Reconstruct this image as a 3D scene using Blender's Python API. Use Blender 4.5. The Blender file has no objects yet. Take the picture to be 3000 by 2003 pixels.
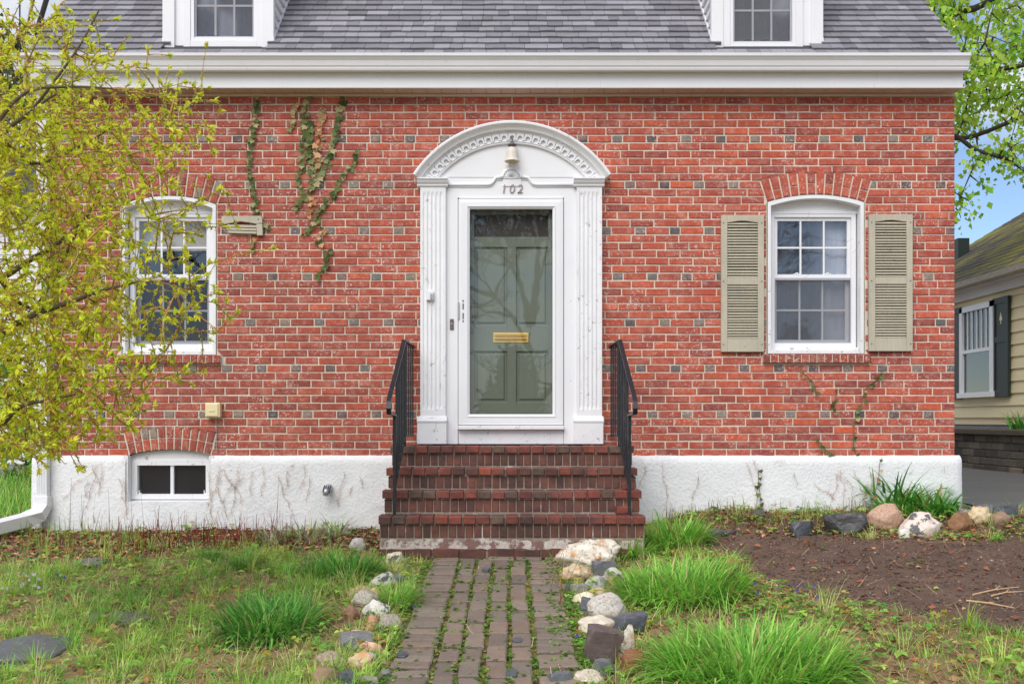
import bpy, bmesh, math, random
import numpy as np
from mathutils import Vector, Matrix, noise as mnoise

SC = bpy.context.scene
COL = SC.collection
rnd = random.Random(11)
rng = np.random.default_rng(7)
R = math.radians

# ------------------------------------------------------------------ camera
F, CZ, HY, CD = 2975.0, 1.076, 1230.0, 9.0      # focal px of a 3000 px wide frame, eye height, horizon row, metres to the facade
cam = bpy.data.cameras.new('camera')
cam.sensor_width = 36.0
cam.lens = F / 3000.0 * 36.0
cam.shift_y = (HY - 1001.5) / 3000.0
cam.clip_end = 3000
camo = bpy.data.objects.new('camera', cam)
COL.objects.link(camo)
camo.location = (0, -CD, CZ)
camo.rotation_euler = (R(90), 0, 0)
SC.camera = camo
SC.cycles.use_denoising = True
SC.cycles.max_bounces = 8
SC.cycles.transparent_max_bounces = 16
SC.view_settings.view_transform = 'Standard'
SC.view_settings.look = 'None'
SC.view_settings.gamma = 1.0
SC.view_settings.use_curve_mapping = False
SC.view_settings.exposure = 1.03

# ------------------------------------------------------------------ world and sun (bright overcast with blue breaks)
SUN_EL, SUN_AZ = 46.0, 205.0
W = bpy.data.worlds.new('World')
SC.world = W
W.use_nodes = True
nt = W.node_tree
nt.nodes.clear()
def wn(t, **k):
    n = nt.nodes.new(t)
    for a, b in k.items():
        setattr(n, a, b)
    return n
wo = wn('ShaderNodeOutputWorld'); bg = wn('ShaderNodeBackground'); bg.inputs[1].default_value = 0.075
sky = wn('ShaderNodeTexSky', sky_type='NISHITA', sun_disc=False)
sky.sun_elevation = R(SUN_EL); sky.sun_rotation = R(SUN_AZ)
sky.altitude = 1500; sky.air_density = 1.0; sky.dust_density = 0.0; sky.ozone_density = 2.0
tc = wn('ShaderNodeTexCoord'); mp = wn('ShaderNodeMapping'); mp.inputs['Scale'].default_value = (1.0, 1.0, 2.6)
mp.inputs['Location'].default_value = (0.3, 4.6, 5.2)
nz = wn('ShaderNodeTexNoise'); nz.inputs['Scale'].default_value = 2.3; nz.inputs['Detail'].default_value = 7; nz.inputs['Roughness'].default_value = 0.55
mr = wn('ShaderNodeMapRange', interpolation_type='SMOOTHSTEP'); mr.inputs[1].default_value = 0.40; mr.inputs[2].default_value = 0.62
mx = wn('ShaderNodeMix', data_type='RGBA'); mx.inputs[7].default_value = (7.3, 7.15, 7.1, 1)
nt.links.new(tc.outputs['Generated'], mp.inputs[0]); nt.links.new(mp.outputs[0], nz.inputs['Vector'])
nt.links.new(nz.outputs[0], mr.inputs[0]); nt.links.new(mr.outputs[0], mx.inputs[0])
nt.links.new(sky.outputs[0], mx.inputs[6]); nt.links.new(mx.outputs[2], bg.inputs[0]); nt.links.new(bg.outputs[0], wo.inputs[0])
sl = bpy.data.lights.new('sun', 'SUN'); sl.energy = 1.5; sl.angle = R(48); sl.color = (1.0, 0.955, 0.90)
so = bpy.data.objects.new('sun', sl); COL.objects.link(so)
sd = Vector((math.sin(R(SUN_AZ)) * math.cos(R(SUN_EL)), math.cos(R(SUN_AZ)) * math.cos(R(SUN_EL)), math.sin(R(SUN_EL))))
so.rotation_euler = sd.to_track_quat('Z', 'Y').to_euler()
so.location = sd * 30

# ------------------------------------------------------------------ helpers
def S(r, g, b):
    f = lambda c: (c / 255 / 12.92) if c <= 10 else ((c / 255 + 0.055) / 1.055) ** 2.4
    return (f(r), f(g), f(b))
def P(px, py, d):                                  # point at distance d in front of the camera for a photo pixel
    s = d / F
    return Vector(((px - 1500) * s, d - CD, CZ + (HY - py) * s))
def sm(a, b, t):
    u = np.clip((np.asarray(t, float) - a) / (b - a), 0, 1)
    return u * u * (3 - 2 * u)

def new_mat(name, src='rgb', base=(0.5, 0.5, 0.5), rough=0.6, var=(), spots=(), bump=None, trans=0.0, spec=0.5, metal=0.0, coat=0.0):
    """var: (scale xyz or s, amount); spots: (scale, low, high, colour, strength); bump: (scale, strength, dist)"""
    m = bpy.data.materials.new(name); m.use_nodes = True
    t = m.node_tree; N = t.nodes; L = t.links; N.clear()
    out = N.new('ShaderNodeOutputMaterial'); pb = N.new('ShaderNodeBsdfPrincipled')
    geo = N.new('ShaderNodeNewGeometry')
    def noise(scale, detail=4.0, rough_=0.6):
        n = N.new('ShaderNodeTexNoise'); n.inputs['Detail'].default_value = detail; n.inputs['Roughness'].default_value = rough_
        if isinstance(scale, tuple):
            mpn = N.new('ShaderNodeMapping'); mpn.inputs['Scale'].default_value = scale
            L.new(geo.outputs['Position'], mpn.inputs[0]); L.new(mpn.outputs[0], n.inputs['Vector']); n.inputs['Scale'].default_value = 1.0
        else:
            L.new(geo.outputs['Position'], n.inputs['Vector']); n.inputs['Scale'].default_value = scale
        return n
    if src == 'obj':
        c = N.new('ShaderNodeObjectInfo').outputs['Color']
    elif src == 'attr':
        a = N.new('ShaderNodeAttribute'); a.attribute_name = 'Col'; c = a.outputs['Color']
    else:
        rg = N.new('ShaderNodeRGB'); rg.outputs[0].default_value = (*base, 1); c = rg.outputs[0]
    for sc, am in var:
        n = noise(sc); r = N.new('ShaderNodeMapRange')
        r.inputs[1].default_value = 0.25; r.inputs[2].default_value = 0.75
        r.inputs[3].default_value = 1 - am; r.inputs[4].default_value = 1 + am
        L.new(n.outputs[0], r.inputs[0])
        x = N.new('ShaderNodeMix'); x.data_type = 'RGBA'; x.blend_type = 'MULTIPLY'; x.inputs[0].default_value = 1
        L.new(c, x.inputs[6]); L.new(r.outputs[0], x.inputs[7]); c = x.outputs[2]
    for sp in spots:
        sc, lo, hi, colr, st = sp[:5]
        n = noise(sc, 5.0, 0.65); r = N.new('ShaderNodeMapRange')
        r.inputs[1].default_value = lo; r.inputs[2].default_value = hi; r.inputs[3].default_value = 0; r.inputs[4].default_value = st
        L.new(n.outputs[0], r.inputs[0]); fac = r.outputs[0]
        if len(sp) > 5:                            # a second, broader noise limits where the spots occur
            n2 = noise(sp[5][0], 2.0); r2 = N.new('ShaderNodeMapRange'); r2.inputs[1].default_value = sp[5][1]; r2.inputs[2].default_value = sp[5][2]
            L.new(n2.outputs[0], r2.inputs[0]); mu = N.new('ShaderNodeMath'); mu.operation = 'MULTIPLY'
            L.new(fac, mu.inputs[0]); L.new(r2.outputs[0], mu.inputs[1]); fac = mu.outputs[0]
        x = N.new('ShaderNodeMix'); x.data_type = 'RGBA'; L.new(fac, x.inputs[0]); L.new(c, x.inputs[6]); x.inputs[7].default_value = (*colr, 1)
        c = x.outputs[2]
    L.new(c, pb.inputs['Base Color'])
    pb.inputs['Roughness'].default_value = rough; pb.inputs['Metallic'].default_value = metal
    pb.inputs['Specular IOR Level'].default_value = spec
    pb.inputs['Coat Weight'].default_value = coat
    if bump:
        n = noise(bump[0], 6.0, 0.65); b = N.new('ShaderNodeBump'); b.inputs['Strength'].default_value = bump[1]; b.inputs['Distance'].default_value = bump[2]
        L.new(n.outputs[0], b.inputs['Height']); L.new(b.outputs[0], pb.inputs['Normal'])
    if trans > 0:
        tr = N.new('ShaderNodeBsdfTranslucent'); L.new(c, tr.inputs[0]); ms = N.new('ShaderNodeMixShader'); ms.inputs[0].default_value = trans
        L.new(pb.outputs[0], ms.inputs[1]); L.new(tr.outputs[0], ms.inputs[2]); L.new(ms.outputs[0], out.inputs[0])
    else:
        L.new(pb.outputs[0], out.inputs[0])
    return m

def glass_mat(name, ior, tint=(0.92, 0.95, 0.94), wave=0.0):
    m = bpy.data.materials.new(name); m.use_nodes = True
    t = m.node_tree; N = t.nodes; L = t.links; N.clear()
    out = N.new('ShaderNodeOutputMaterial'); fr = N.new('ShaderNodeFresnel'); fr.inputs[0].default_value = ior
    tb = N.new('ShaderNodeBsdfTransparent'); tb.inputs[0].default_value = (*tint, 1)
    gl = N.new('ShaderNodeBsdfGlossy'); gl.inputs['Roughness'].default_value = 0.015; gl.inputs[0].default_value = (1, 1, 1, 1)
    if wave:
        geo = N.new('ShaderNodeNewGeometry'); n = N.new('ShaderNodeTexNoise'); n.inputs['Scale'].default_value = 5.0; n.inputs['Detail'].default_value = 1
        b = N.new('ShaderNodeBump'); b.inputs['Strength'].default_value = wave; b.inputs['Distance'].default_value = 0.01
        L.new(geo.outputs['Position'], n.inputs['Vector']); L.new(n.outputs[0], b.inputs['Height']); L.new(b.outputs[0], gl.inputs['Normal'])
    ms = N.new('ShaderNodeMixShader'); L.new(fr.outputs[0], ms.inputs[0]); L.new(tb.outputs[0], ms.inputs[1]); L.new(gl.outputs[0], ms.inputs[2])
    L.new(ms.outputs[0], out.inputs[0])
    return m
def mesh_screen_mat(name, colr, opac):
    m = bpy.data.materials.new(name); m.use_nodes = True
    t = m.node_tree; N = t.nodes; L = t.links; N.clear()
    out = N.new('ShaderNodeOutputMaterial'); tb = N.new('ShaderNodeBsdfTransparent'); df = N.new('ShaderNodeBsdfDiffuse'); df.inputs[0].default_value = (*colr, 1)
    ms = N.new('ShaderNodeMixShader'); ms.inputs[0].default_value = opac
    L.new(tb.outputs[0], ms.inputs[1]); L.new(df.outputs[0], ms.inputs[2]); L.new(ms.outputs[0], out.inputs[0])
    return m

class MB:
    def __init__(s): s.v = []; s.f = []
    def add(s, v, f):
        o = len(s.v); s.v += [tuple(p) for p in v]; s.f += [tuple(i + o for i in q) for q in f]; return s
    def box(s, x0, x1, y0, y1, z0, z1):
        return s.add([(x0, y0, z0), (x1, y0, z0), (x1, y1, z0), (x0, y1, z0), (x0, y0, z1), (x1, y0, z1), (x1, y1, z1), (x0, y1, z1)],
                     [(0, 3, 2, 1), (4, 5, 6, 7), (0, 1, 5, 4), (1, 2, 6, 5), (2, 3, 7, 6), (3, 0, 4, 7)])
    def prism(s, poly, y0, y1):                    # poly of (x, z), counter-clockwise seen from -y
        n = len(poly)
        v = [(x, y0, z) for x, z in poly] + [(x, y1, z) for x, z in poly]
        f = [tuple(range(n)), tuple(range(2 * n - 1, n - 1, -1))] + [(i, i + n, (i + 1) % n + n, (i + 1) % n) for i in range(n)]
        return s.add(v, f)
    def extrude_x(s, prof, x0, x1, close=True):    # prof of (y, z)
        n = len(prof)
        v = [(x0, y, z) for y, z in prof] + [(x1, y, z) for y, z in prof]
        f = [(i, (i + 1) % n, (i + 1) % n + n, i + n) for i in range(n if close else n - 1)]
        if close: f += [tuple(range(n - 1, -1, -1)), tuple(range(n, 2 * n))]
        return s.add(v, f)
    def tube(s, pts, r, n=6, cap=True):
        pts = [Vector(p) for p in pts]; k = len(pts)
        rr = r if isinstance(r, (list, tuple)) else [r] * k
        v = []; up = Vector((0.13, 0.21, 1)).normalized(); prev = None
        for i, p in enumerate(pts):
            t = (pts[min(i + 1, k - 1)] - pts[max(i - 1, 0)])
            t = t.normalized() if t.length > 1e-9 else Vector((0, 0, 1))
            a = t.cross(up) if prev is None else (prev - t * prev.dot(t))
            if a.length < 1e-4: a = t.cross(Vector((1, 0, 0)))
            a.normalize(); prev = a; b = t.cross(a)
            for j in range(n):
                q = 2 * math.pi * j / n
                v.append(p + (a * math.cos(q) + b * math.sin(q)) * rr[i])
        f = [(i * n + j, i * n + (j + 1) % n, (i + 1) * n + (j + 1) % n, (i + 1) * n + j) for i in range(k - 1) for j in range(n)]
        if cap: f += [tuple(range(n - 1, -1, -1)), tuple(range((k - 1) * n, k * n))]
        return s.add(v, f)
    def bar(s, a, b, w, h):                        # rectangular bar in the y-z plane, w along x
        a = Vector(a); b = Vector(b); t = (b - a).normalized(); x = Vector((1, 0, 0)); u = t.cross(x)
        v = []
        for p in (a, b):
            for i, j in ((-1, -1), (1, -1), (1, 1), (-1, 1)): v.append(p + x * (i * w / 2) + u * (j * h / 2))
        return s.add(v, [(0, 1, 2, 3), (7, 6, 5, 4), (0, 4, 5, 1), (1, 5, 6, 2), (2, 6, 7, 3), (3, 7, 4, 0)])
    def lathe(s, prof, cx, cy, n=20):              # prof of (r, z)
        k = len(prof)
        v = [(cx + r * math.cos(2 * math.pi * j / n), cy + r * math.sin(2 * math.pi * j / n), z) for r, z in prof for j in range(n)]
        f = [(i * n + j, i * n + (j + 1) % n, (i + 1) * n + (j + 1) % n, (i + 1) * n + j) for i in range(k - 1) for j in range(n)]
        return s.add(v, f)
    def mesh(s, name):
        me = bpy.data.meshes.new(name); me.from_pydata(s.v, [], s.f); me.update()
        bm = bmesh.new(); bm.from_mesh(me); bmesh.ops.recalc_face_normals(bm, faces=bm.faces[:]); bm.to_mesh(me); bm.free()
        return me
    def build(s, name, mat, parent=None, smooth=False, bevel=0, **k):
        me = s.mesh(name); me.materials.append(mat)
        if smooth: me.polygons.foreach_set('use_smooth', [True] * len(me.polygons))
        o = link(name, me, parent, **k)
        if bevel:
            b = o.modifiers.new('bevel', 'BEVEL'); b.width = bevel; b.segments = 2; b.limit_method = 'ANGLE'
        return o

def link(name, data, parent=None, color=None, label=None, cat=None, group=None, kind=None):
    o = bpy.data.objects.new(name, data); COL.objects.link(o)
    if parent is not None:
        o.parent = parent
        if parent.type == 'EMPTY': o.matrix_parent_inverse = Matrix.Translation(-Vector(parent.location))
    if color is not None: o.color = (*color, 1)
    return tag(o, label, cat, group, kind)
def tag(o, label=None, cat=None, group=None, kind=None):
    if label: o['label'] = label
    if cat: o['category'] = cat
    if group: o['group'] = group
    if kind: o['kind'] = kind
    return o
def thing(name, loc, label, cat, group=None):
    o = link(name, None, None, None, label, cat, group); o.location = loc; o.empty_display_size = 0.1
    return o
def arr_mesh(name, V, Fc, mat, colr=None, parent=None, smooth=False, **k):
    V = np.asarray(V, np.float32); Fc = np.asarray(Fc, np.int32); n, m = Fc.shape
    me = bpy.data.meshes.new(name)
    me.vertices.add(len(V)); me.vertices.foreach_set('co', V.ravel())
    me.loops.add(n * m); me.loops.foreach_set('vertex_index', Fc.ravel())
    me.polygons.add(n); me.polygons.foreach_set('loop_start', np.arange(0, n * m, m, dtype=np.int32))
    me.update(calc_edges=True)
    if smooth: me.polygons.foreach_set('use_smooth', np.ones(n, bool))
    if colr is not None:
        a = me.color_attributes.new('Col', 'FLOAT_COLOR', 'POINT')
        c = np.ones((len(V), 4), np.float32); c[:, :3] = colr; a.data.foreach_set('color', c.ravel())
    me.materials.append(mat)
    return link(name, me, parent, **k)
class Soup:                                        # collects arrays of tri/quad pieces with a colour per vertex
    def __init__(s, k): s.k = k; s.V = []; s.F = []; s.C = []; s.n = 0
    def add(s, V, Fc, C): s.V.append(V); s.F.append(Fc + s.n); s.C.append(C); s.n += len(V); return s
    def build(s, name, mat, **k): return arr_mesh(name, np.concatenate(s.V), np.concatenate(s.F), mat, np.concatenate(s.C), **k)
def blades(root, length, width, az, lean, curl, col, seg=3, tip=0.12):
    N = len(root); root = np.asarray(root, float)
    hx, hy = np.cos(az), np.sin(az); side = np.stack([-hy, hx, np.zeros(N)], 1)
    pos = root.copy(); V = np.zeros((N, seg + 1, 2, 3))
    for i in range(seg + 1):
        t = i / seg; w = width * ((0.75 + 0.25 * math.sin(math.pi * min(1, t * 1.6))) * (1 - t) ** 0.55 + tip * (t > 0.9))
        V[:, i, 0] = pos - side * (w / 2)[:, None]; V[:, i, 1] = pos + side * (w / 2)[:, None]
        th = lean + curl * (t + 0.5 / seg); st = length / seg
        pos = pos + np.stack([hx * np.sin(th) * st, hy * np.sin(th) * st, np.cos(th) * st], 1)
    idx = np.arange(N)[:, None] * (2 * (seg + 1)) + np.arange(seg)[None] * 2
    Fc = np.stack([idx, idx + 1, idx + 3, idx + 2], -1).reshape(-1, 4)
    return V.reshape(-1, 3), Fc, np.repeat(col, 2 * (seg + 1), 0)
def unit(a): return a / np.maximum(np.linalg.norm(a, axis=-1, keepdims=True), 1e-9)
def leaves(pos, ax, nr, length, width, col, fold=0.18):
    N = len(pos); ax = unit(ax); sd_ = unit(np.cross(nr, ax)); nr = np.cross(ax, sd_)
    L_ = length[:, None]; w = width[:, None]
    b = pos; t = pos + ax * L_ - nr * L_ * 0.12; m = pos + ax * L_ * 0.5
    l = pos + ax * L_ * 0.42 - sd_ * w / 2 + nr * w * fold; r = pos + ax * L_ * 0.42 + sd_ * w / 2 + nr * w * fold
    V = np.stack([b, l, m, r, t], 1).reshape(-1, 3)
    o = np.arange(N)[:, None] * 5
    Fc = np.concatenate([o + np.array([[0, 2, 1]]), o + np.array([[2, 4, 1]]), o + np.array([[0, 3, 2]]), o + np.array([[2, 3, 4]])], 0)
    return V, Fc, np.repeat(col, 5, 0)
def randdir(n):
    return unit(rng.normal(size=(n, 3)))
def jcol(base, n, am=0.2, hue=0.08):
    b = np.array(base)[None]
    return np.clip(b * (1 + am * rng.normal(size=(n, 1))) * (1 + hue * rng.normal(size=(n, 3))), 0.004, 0.95)
def pick(cols, n, w=None, am=0.15, hue=0.06):
    c = np.array(cols)[rng.choice(len(cols), n, p=None if w is None else np.array(w) / sum(w))]
    return np.clip(c * (1 + am * rng.normal(size=(n, 1))) * (1 + hue * rng.normal(size=(n, 3))), 0.004, 0.95)

# ------------------------------------------------------------------ terrain
def g(x, y):
    x = np.asarray(x, float); y = np.asarray(y, float)
    base = 0.059 * (np.clip(y, -12, 0) + 1.2)
    rt = sm(0.7, 2.0, x)
    z = base + rt * (0.06 + 0.08 * sm(-4.5, -0.6, y)) + rt * 0.08 * sm(-1.0, -0.35, y) + (1 - rt) * 0.04 * sm(-0.9, -0.1, y)
    w = sm(3.75, 4.25, x) * (1 - sm(7.6, 8.2, x))
    z = z * (1 - w) + w * (0.285 + 0.05 * np.clip(y, -12, 0))
    pw = 1 - sm(0.48, 0.75, np.abs(x + 0.16)) * 1.0
    bumps = 0.016 * np.sin(3.1 * x + 1.3 * y) * np.sin(2.3 * y - 1.1 * x + 1) + 0.008 * np.sin(9 * x + 4 * y) * np.sin(8 * y - 3 * x)
    return z + bumps * (1 - pw) * (1 - w)
def hit(px, py):
    d = 6.5
    for _ in range(60):
        x = (px - 1500) * d / F
        d = 0.5 * d + 0.5 * F * (CZ - float(g(x, d - CD))) / max(py - HY, 20)
    x = (px - 1500) * d / F
    return x, d - CD, float(g(x, d - CD)), d
def proj(x, y, z):
    d = y + CD
    return 1500 + x * F / d, HY - (z - CZ) * F / d
def inpoly(px, py, poly):
    ins = np.zeros(len(px), bool); n = len(poly)
    for i in range(n):
        x1, y1 = poly[i]; x2, y2 = poly[(i + 1) % n]
        c = ((y1 > py) != (y2 > py)) & (px < (x2 - x1) * (py - y1) / (y2 - y1 + 1e-9) + x1)
        ins ^= c
    return ins

# ------------------------------------------------------------------ materials
M = {}
M['brick_o'] = new_mat('brick', 'obj', rough=0.85, var=((38.0, 0.20), (9.0, 0.10)), bump=(150.0, 0.5, 0.003),
    spots=((55.0, 0.565, 0.64, S(232, 208, 196), 0.85, (3.4, 0.40, 0.60)), (120.0, 0.60, 0.68, S(232, 210, 198), 0.8), (11.0, 0.48, 0.70, S(208, 158, 138), 0.42), (2.1, 0.48, 0.66, S(132, 66, 56), 0.35), ((60.0, 60.0, 9.0), 0.6, 0.72, S(112, 84, 74), 0.5, (1.1, 0.5, 0.66))))
M['brick_a'] = new_mat('brick_rest', 'attr', rough=0.85, var=((38.0, 0.20), (9.0, 0.10)), bump=(150.0, 0.5, 0.003),
    spots=((55.0, 0.565, 0.64, S(232, 208, 196), 0.85, (3.4, 0.40, 0.60)), (120.0, 0.60, 0.68, S(232, 210, 198), 0.8), (11.0, 0.48, 0.70, S(208, 158, 138), 0.42), (2.1, 0.48, 0.66, S(132, 66, 56), 0.35), ((60.0, 60.0, 9.0), 0.6, 0.72, S(112, 84, 74), 0.5, (1.1, 0.5, 0.66))))
M['mortar'] = new_mat('mortar', base=S(220, 206, 188), rough=0.95, var=((60.0, 0.2), (3.0, 0.14)), bump=(200.0, 0.6, 0.003), spots=((1.3, 0.5, 0.7, S(165, 158, 150), 0.6),))
M['stepbrick'] = new_mat('step_brick', 'obj', rough=0.6, var=((30.0, 0.25), (7.0, 0.16)), bump=(140.0, 0.5, 0.003),
    spots=((3.0, 0.44, 0.62, S(56, 40, 37), 0.75), (60.0, 0.66, 0.76, S(200, 180, 168), 0.5), (5.5, 0.62, 0.74, S(88, 84, 58), 0.35)))
M['stepmortar'] = new_mat('step_mortar', base=S(150, 136, 124), rough=0.95, var=((50.0, 0.25),), bump=(120.0, 0.7, 0.004), spots=((4.0, 0.46, 0.6, S(104, 88, 78), 0.6), (7.0, 0.58, 0.7, S(214, 206, 198), 0.8)))
M['white'] = new_mat('white_paint', base=(0.80, 0.80, 0.815), rough=0.5, var=((3.0, 0.03),), bump=(90.0, 0.12, 0.002),
    spots=((34.0, 0.685, 0.72, S(120, 108, 100), 0.8, (2.6, 0.52, 0.62)), ((30.0, 30.0, 3.0), 0.68, 0.8, S(190, 184, 178), 0.45)))
M['whiteclean'] = new_mat('white_vinyl', base=(0.80, 0.80, 0.82), rough=0.35, var=((2.0, 0.03),))
M['peel'] = new_mat('peeling_white_paint', base=(0.80, 0.80, 0.81), rough=0.6, var=((5.0, 0.05),), bump=(70.0, 0.3, 0.002),
    spots=((26.0, 0.60, 0.63, S(150, 138, 128), 0.65, (3.2, 0.48, 0.58)), ((40.0, 40.0, 5.0), 0.64, 0.7, S(150, 138, 128), 0.6)))
M['alu'] = new_mat('gutter_white', base=(0.78, 0.785, 0.79), rough=0.35, var=((2.0, 0.04),), spots=(((50.0, 50.0, 4.0), 0.62, 0.75, S(178, 172, 164), 0.4), (22.0, 0.71, 0.74, S(105, 96, 88), 0.8, (1.4, 0.55, 0.66))))
M['soffit'] = new_mat('soffit_vinyl', base=S(206, 190, 178), rough=0.6, var=((8.0, 0.08),), spots=((40.0, 0.66, 0.72, S(90, 76, 66), 0.7, (1.6, 0.5, 0.6)),))
M['stucco'] = new_mat('white_stucco', base=(0.82, 0.82, 0.825), rough=0.9, var=((4.0, 0.05),), bump=(38.0, 0.9, 0.012),
    spots=((34.0, 0.60, 0.68, S(146, 130, 114), 0.6, (2.4, 0.46, 0.62)), (5.0, 0.62, 0.75, S(205, 200, 196), 0.6)))
M['shingle_o'] = new_mat('shingle', 'obj', rough=0.9, var=((220.0, 0.28), (5.0, 0.1)), bump=(260.0, 0.5, 0.003), spots=((9.0, 0.72, 0.76, S(110, 108, 60), 0.7),))
M['shingle_a'] = new_mat('shingle_rest', 'attr', rough=0.9, var=((220.0, 0.28), (5.0, 0.1)), bump=(260.0, 0.5, 0.003))
M['roofbase'] = new_mat('roof_deck', base=S(70, 68, 72), rough=0.95)
M['green'] = new_mat('green_door_paint', base=S(110, 117, 103), rough=0.45, var=((6.0, 0.06), ((90.0, 90.0, 6.0), 0.05)), spots=((60.0, 0.72, 0.78, S(170, 175, 165), 0.4),))
M['brass'] = new_mat('polished_brass', base=S(236, 198, 104), rough=0.38, metal=0.85, var=((12.0, 0.06),))
M['black'] = new_mat('black_iron_paint', base=S(36, 37, 42), rough=0.38, var=((20.0, 0.2),), spots=(((60.0, 60.0, 14.0), 0.58, 0.68, S(96, 84, 78), 0.6), (18.0, 0.66, 0.74, S(92, 58, 40), 0.5)), bump=(120.0, 0.3, 0.002))
M['shutter'] = new_mat('weathered_shutter', base=S(186, 178, 158), rough=0.75, var=((5.0, 0.08), ((50.0, 50.0, 3.0), 0.08)), bump=(60.0, 0.2, 0.002),
    spots=((3.4, 0.52, 0.66, S(166, 166, 152), 0.5), (14.0, 0.62, 0.72, S(112, 104, 92), 0.7, (2.2, 0.5, 0.62))))
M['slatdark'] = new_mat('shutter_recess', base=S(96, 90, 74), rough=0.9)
M['glass'] = glass_mat('storm_glass', 1.68, (0.93, 0.94, 0.92), 0.04)
M['wglass'] = glass_mat('window_glass', 2.0, (0.9, 0.92, 0.93), 0.05)
M['screen'] = mesh_screen_mat('insect_screen', S(112, 114, 122), 0.42)
M['screen_dark'] = mesh_screen_mat('dark_insect_screen', S(58, 60, 66), 0.40)
M['greyframe'] = new_mat('screen_frame', base=S(172, 172, 180), rough=0.45)
M['curtain'] = new_mat('sheer_curtain', base=S(206, 207, 216), rough=0.9, var=(((30.0, 2.0, 3.0), 0.2), (6.0, 0.12)), trans=0.2)
M['blind'] = new_mat('window_shade', base=S(196, 186, 168), rough=0.8, var=(((2.0, 2.0, 30.0), 0.08),))
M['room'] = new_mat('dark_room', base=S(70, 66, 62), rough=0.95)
M['drape'] = new_mat('dark_drape', base=S(84, 86, 92), rough=0.9, var=(((40.0, 2.0, 1.0), 0.3),))
M['plastic'] = new_mat('cream_plastic', base=S(232, 216, 170), rough=0.5, var=((10.0, 0.06),), spots=((30.0, 0.66, 0.74, S(150, 120, 80), 0.6),))
M['frost'] = new_mat('frosted_glass', base=S(238, 230, 218), rough=0.4, var=(((20.0, 20.0, 8.0), 0.06),), trans=0.25)
M['bronze'] = new_mat('aged_bronze', base=S(104, 92, 92), rough=0.5, var=((40.0, 0.2),))
M['digit'] = new_mat('taupe_digit', base=S(150, 132, 128), rough=0.6, spots=((120.0, 0.55, 0.62, S(225, 222, 220), 0.7),))
M['steel'] = new_mat('dull_steel', base=S(176, 178, 184), rough=0.35, metal=0.6)
M['leaf'] = new_mat('leaf', 'attr', rough=0.5, trans=0.45, spec=0.3)
M['shrubleaf'] = new_mat('shrub_leaf', 'attr', rough=0.55, trans=0.5, spec=0.2)
M['grass'] = new_mat('grass_blade', 'attr', rough=0.45, trans=0.42, spec=0.4)
M['litter'] = new_mat('dead_leaf', 'attr', rough=0.8, trans=0.1)
M['bark'] = new_mat('bark', base=S(98, 88, 68), rough=0.9, var=((14.0, 0.3),), bump=(60.0, 0.6, 0.005), spots=((9.0, 0.55, 0.68, S(128, 128, 96), 0.6),))
M['twig'] = new_mat('twig', 'attr', rough=0.7)
M['darkbark'] = new_mat('dark_bark', base=S(72, 64, 58), rough=0.9, var=((6.0, 0.3),), bump=(20.0, 0.6, 0.01))
M['vine'] = new_mat('vine_stem', base=S(120, 92, 72), rough=0.9, var=((40.0, 0.2),))
M['ivyleaf'] = new_mat('ivy_leaf', 'obj', rough=0.6, trans=0.15, spec=0.15, var=((60.0, 0.12),))
M['soil'] = new_mat('soil', base=S(112, 90, 74), rough=0.95, var=((55.0, 0.35), (7.0, 0.25), (1.4, 0.18)), bump=(60.0, 0.9, 0.012),
    spots=((95.0, 0.66, 0.72, S(176, 150, 122), 0.6), (130.0, 0.69, 0.74, S(120, 124, 134), 0.7), (2.2, 0.5, 0.66, S(78, 60, 50), 0.6)))
M['ground'] = new_mat('ground_cover', 'attr', rough=0.95, var=((55.0, 0.35), (7.0, 0.22), (1.4, 0.15)), bump=(60.0, 0.9, 0.014),
    spots=((95.0, 0.66, 0.72, S(186, 160, 130), 0.6), (130.0, 0.69, 0.74, S(130, 132, 140), 0.6), (2.2, 0.5, 0.66, S(84, 66, 54), 0.5)))
M['bed'] = new_mat('path_sand', base=S(96, 76, 58), rough=0.95, var=((60.0, 0.3),), bump=(80.0, 0.9, 0.01), spots=((9.0, 0.44, 0.54, S(138, 134, 58), 0.8), (13.0, 0.56, 0.64, S(172, 138, 52), 0.75)))
M['paver'] = new_mat('paver', 'obj', rough=0.85, var=((60.0, 0.16), (8.0, 0.12)), bump=(130.0, 0.6, 0.004), spots=((120.0, 0.68, 0.73, S(205, 190, 178), 0.6), (7.0, 0.62, 0.72, S(96, 84, 62), 0.5)))
M['asphalt'] = new_mat('asphalt', base=S(100, 99, 98), rough=0.6, var=((90.0, 0.25), ((0.5, 4.0, 1.0), 0.28)), bump=(140.0, 0.5, 0.004))
M['rock'] = new_mat('rock_plain', 'obj', rough=0.75, var=((9.0, 0.25), (40.0, 0.2)), bump=(35.0, 0.6, 0.01), spots=((16.0, 0.62, 0.7, S(110, 98, 84), 0.5),))
M['quartz'] = new_mat('rock_quartz', 'obj', rough=0.5, var=((14.0, 0.14),), bump=(26.0, 0.9, 0.02), spots=((10.0, 0.50, 0.62, S(206, 150, 90), 0.8), (24.0, 0.56, 0.64, S(140, 104, 74), 0.75)))
M['granite'] = new_mat('rock_granite', 'obj', rough=0.7, var=((70.0, 0.35), (8.0, 0.1)), bump=(70.0, 0.6, 0.006), spots=((85.0, 0.58, 0.63, S(70, 68, 66), 0.75), (12.0, 0.6, 0.7, S(190, 160, 130), 0.4)))
M['slate'] = new_mat('rock_slate', 'obj', rough=0.42, var=((22.0, 0.25), (5.0, 0.2)), bump=((20.0, 20.0, 60.0), 0.35, 0.006), spots=((16.0, 0.66, 0.72, S(150, 146, 142), 0.6),))
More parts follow.
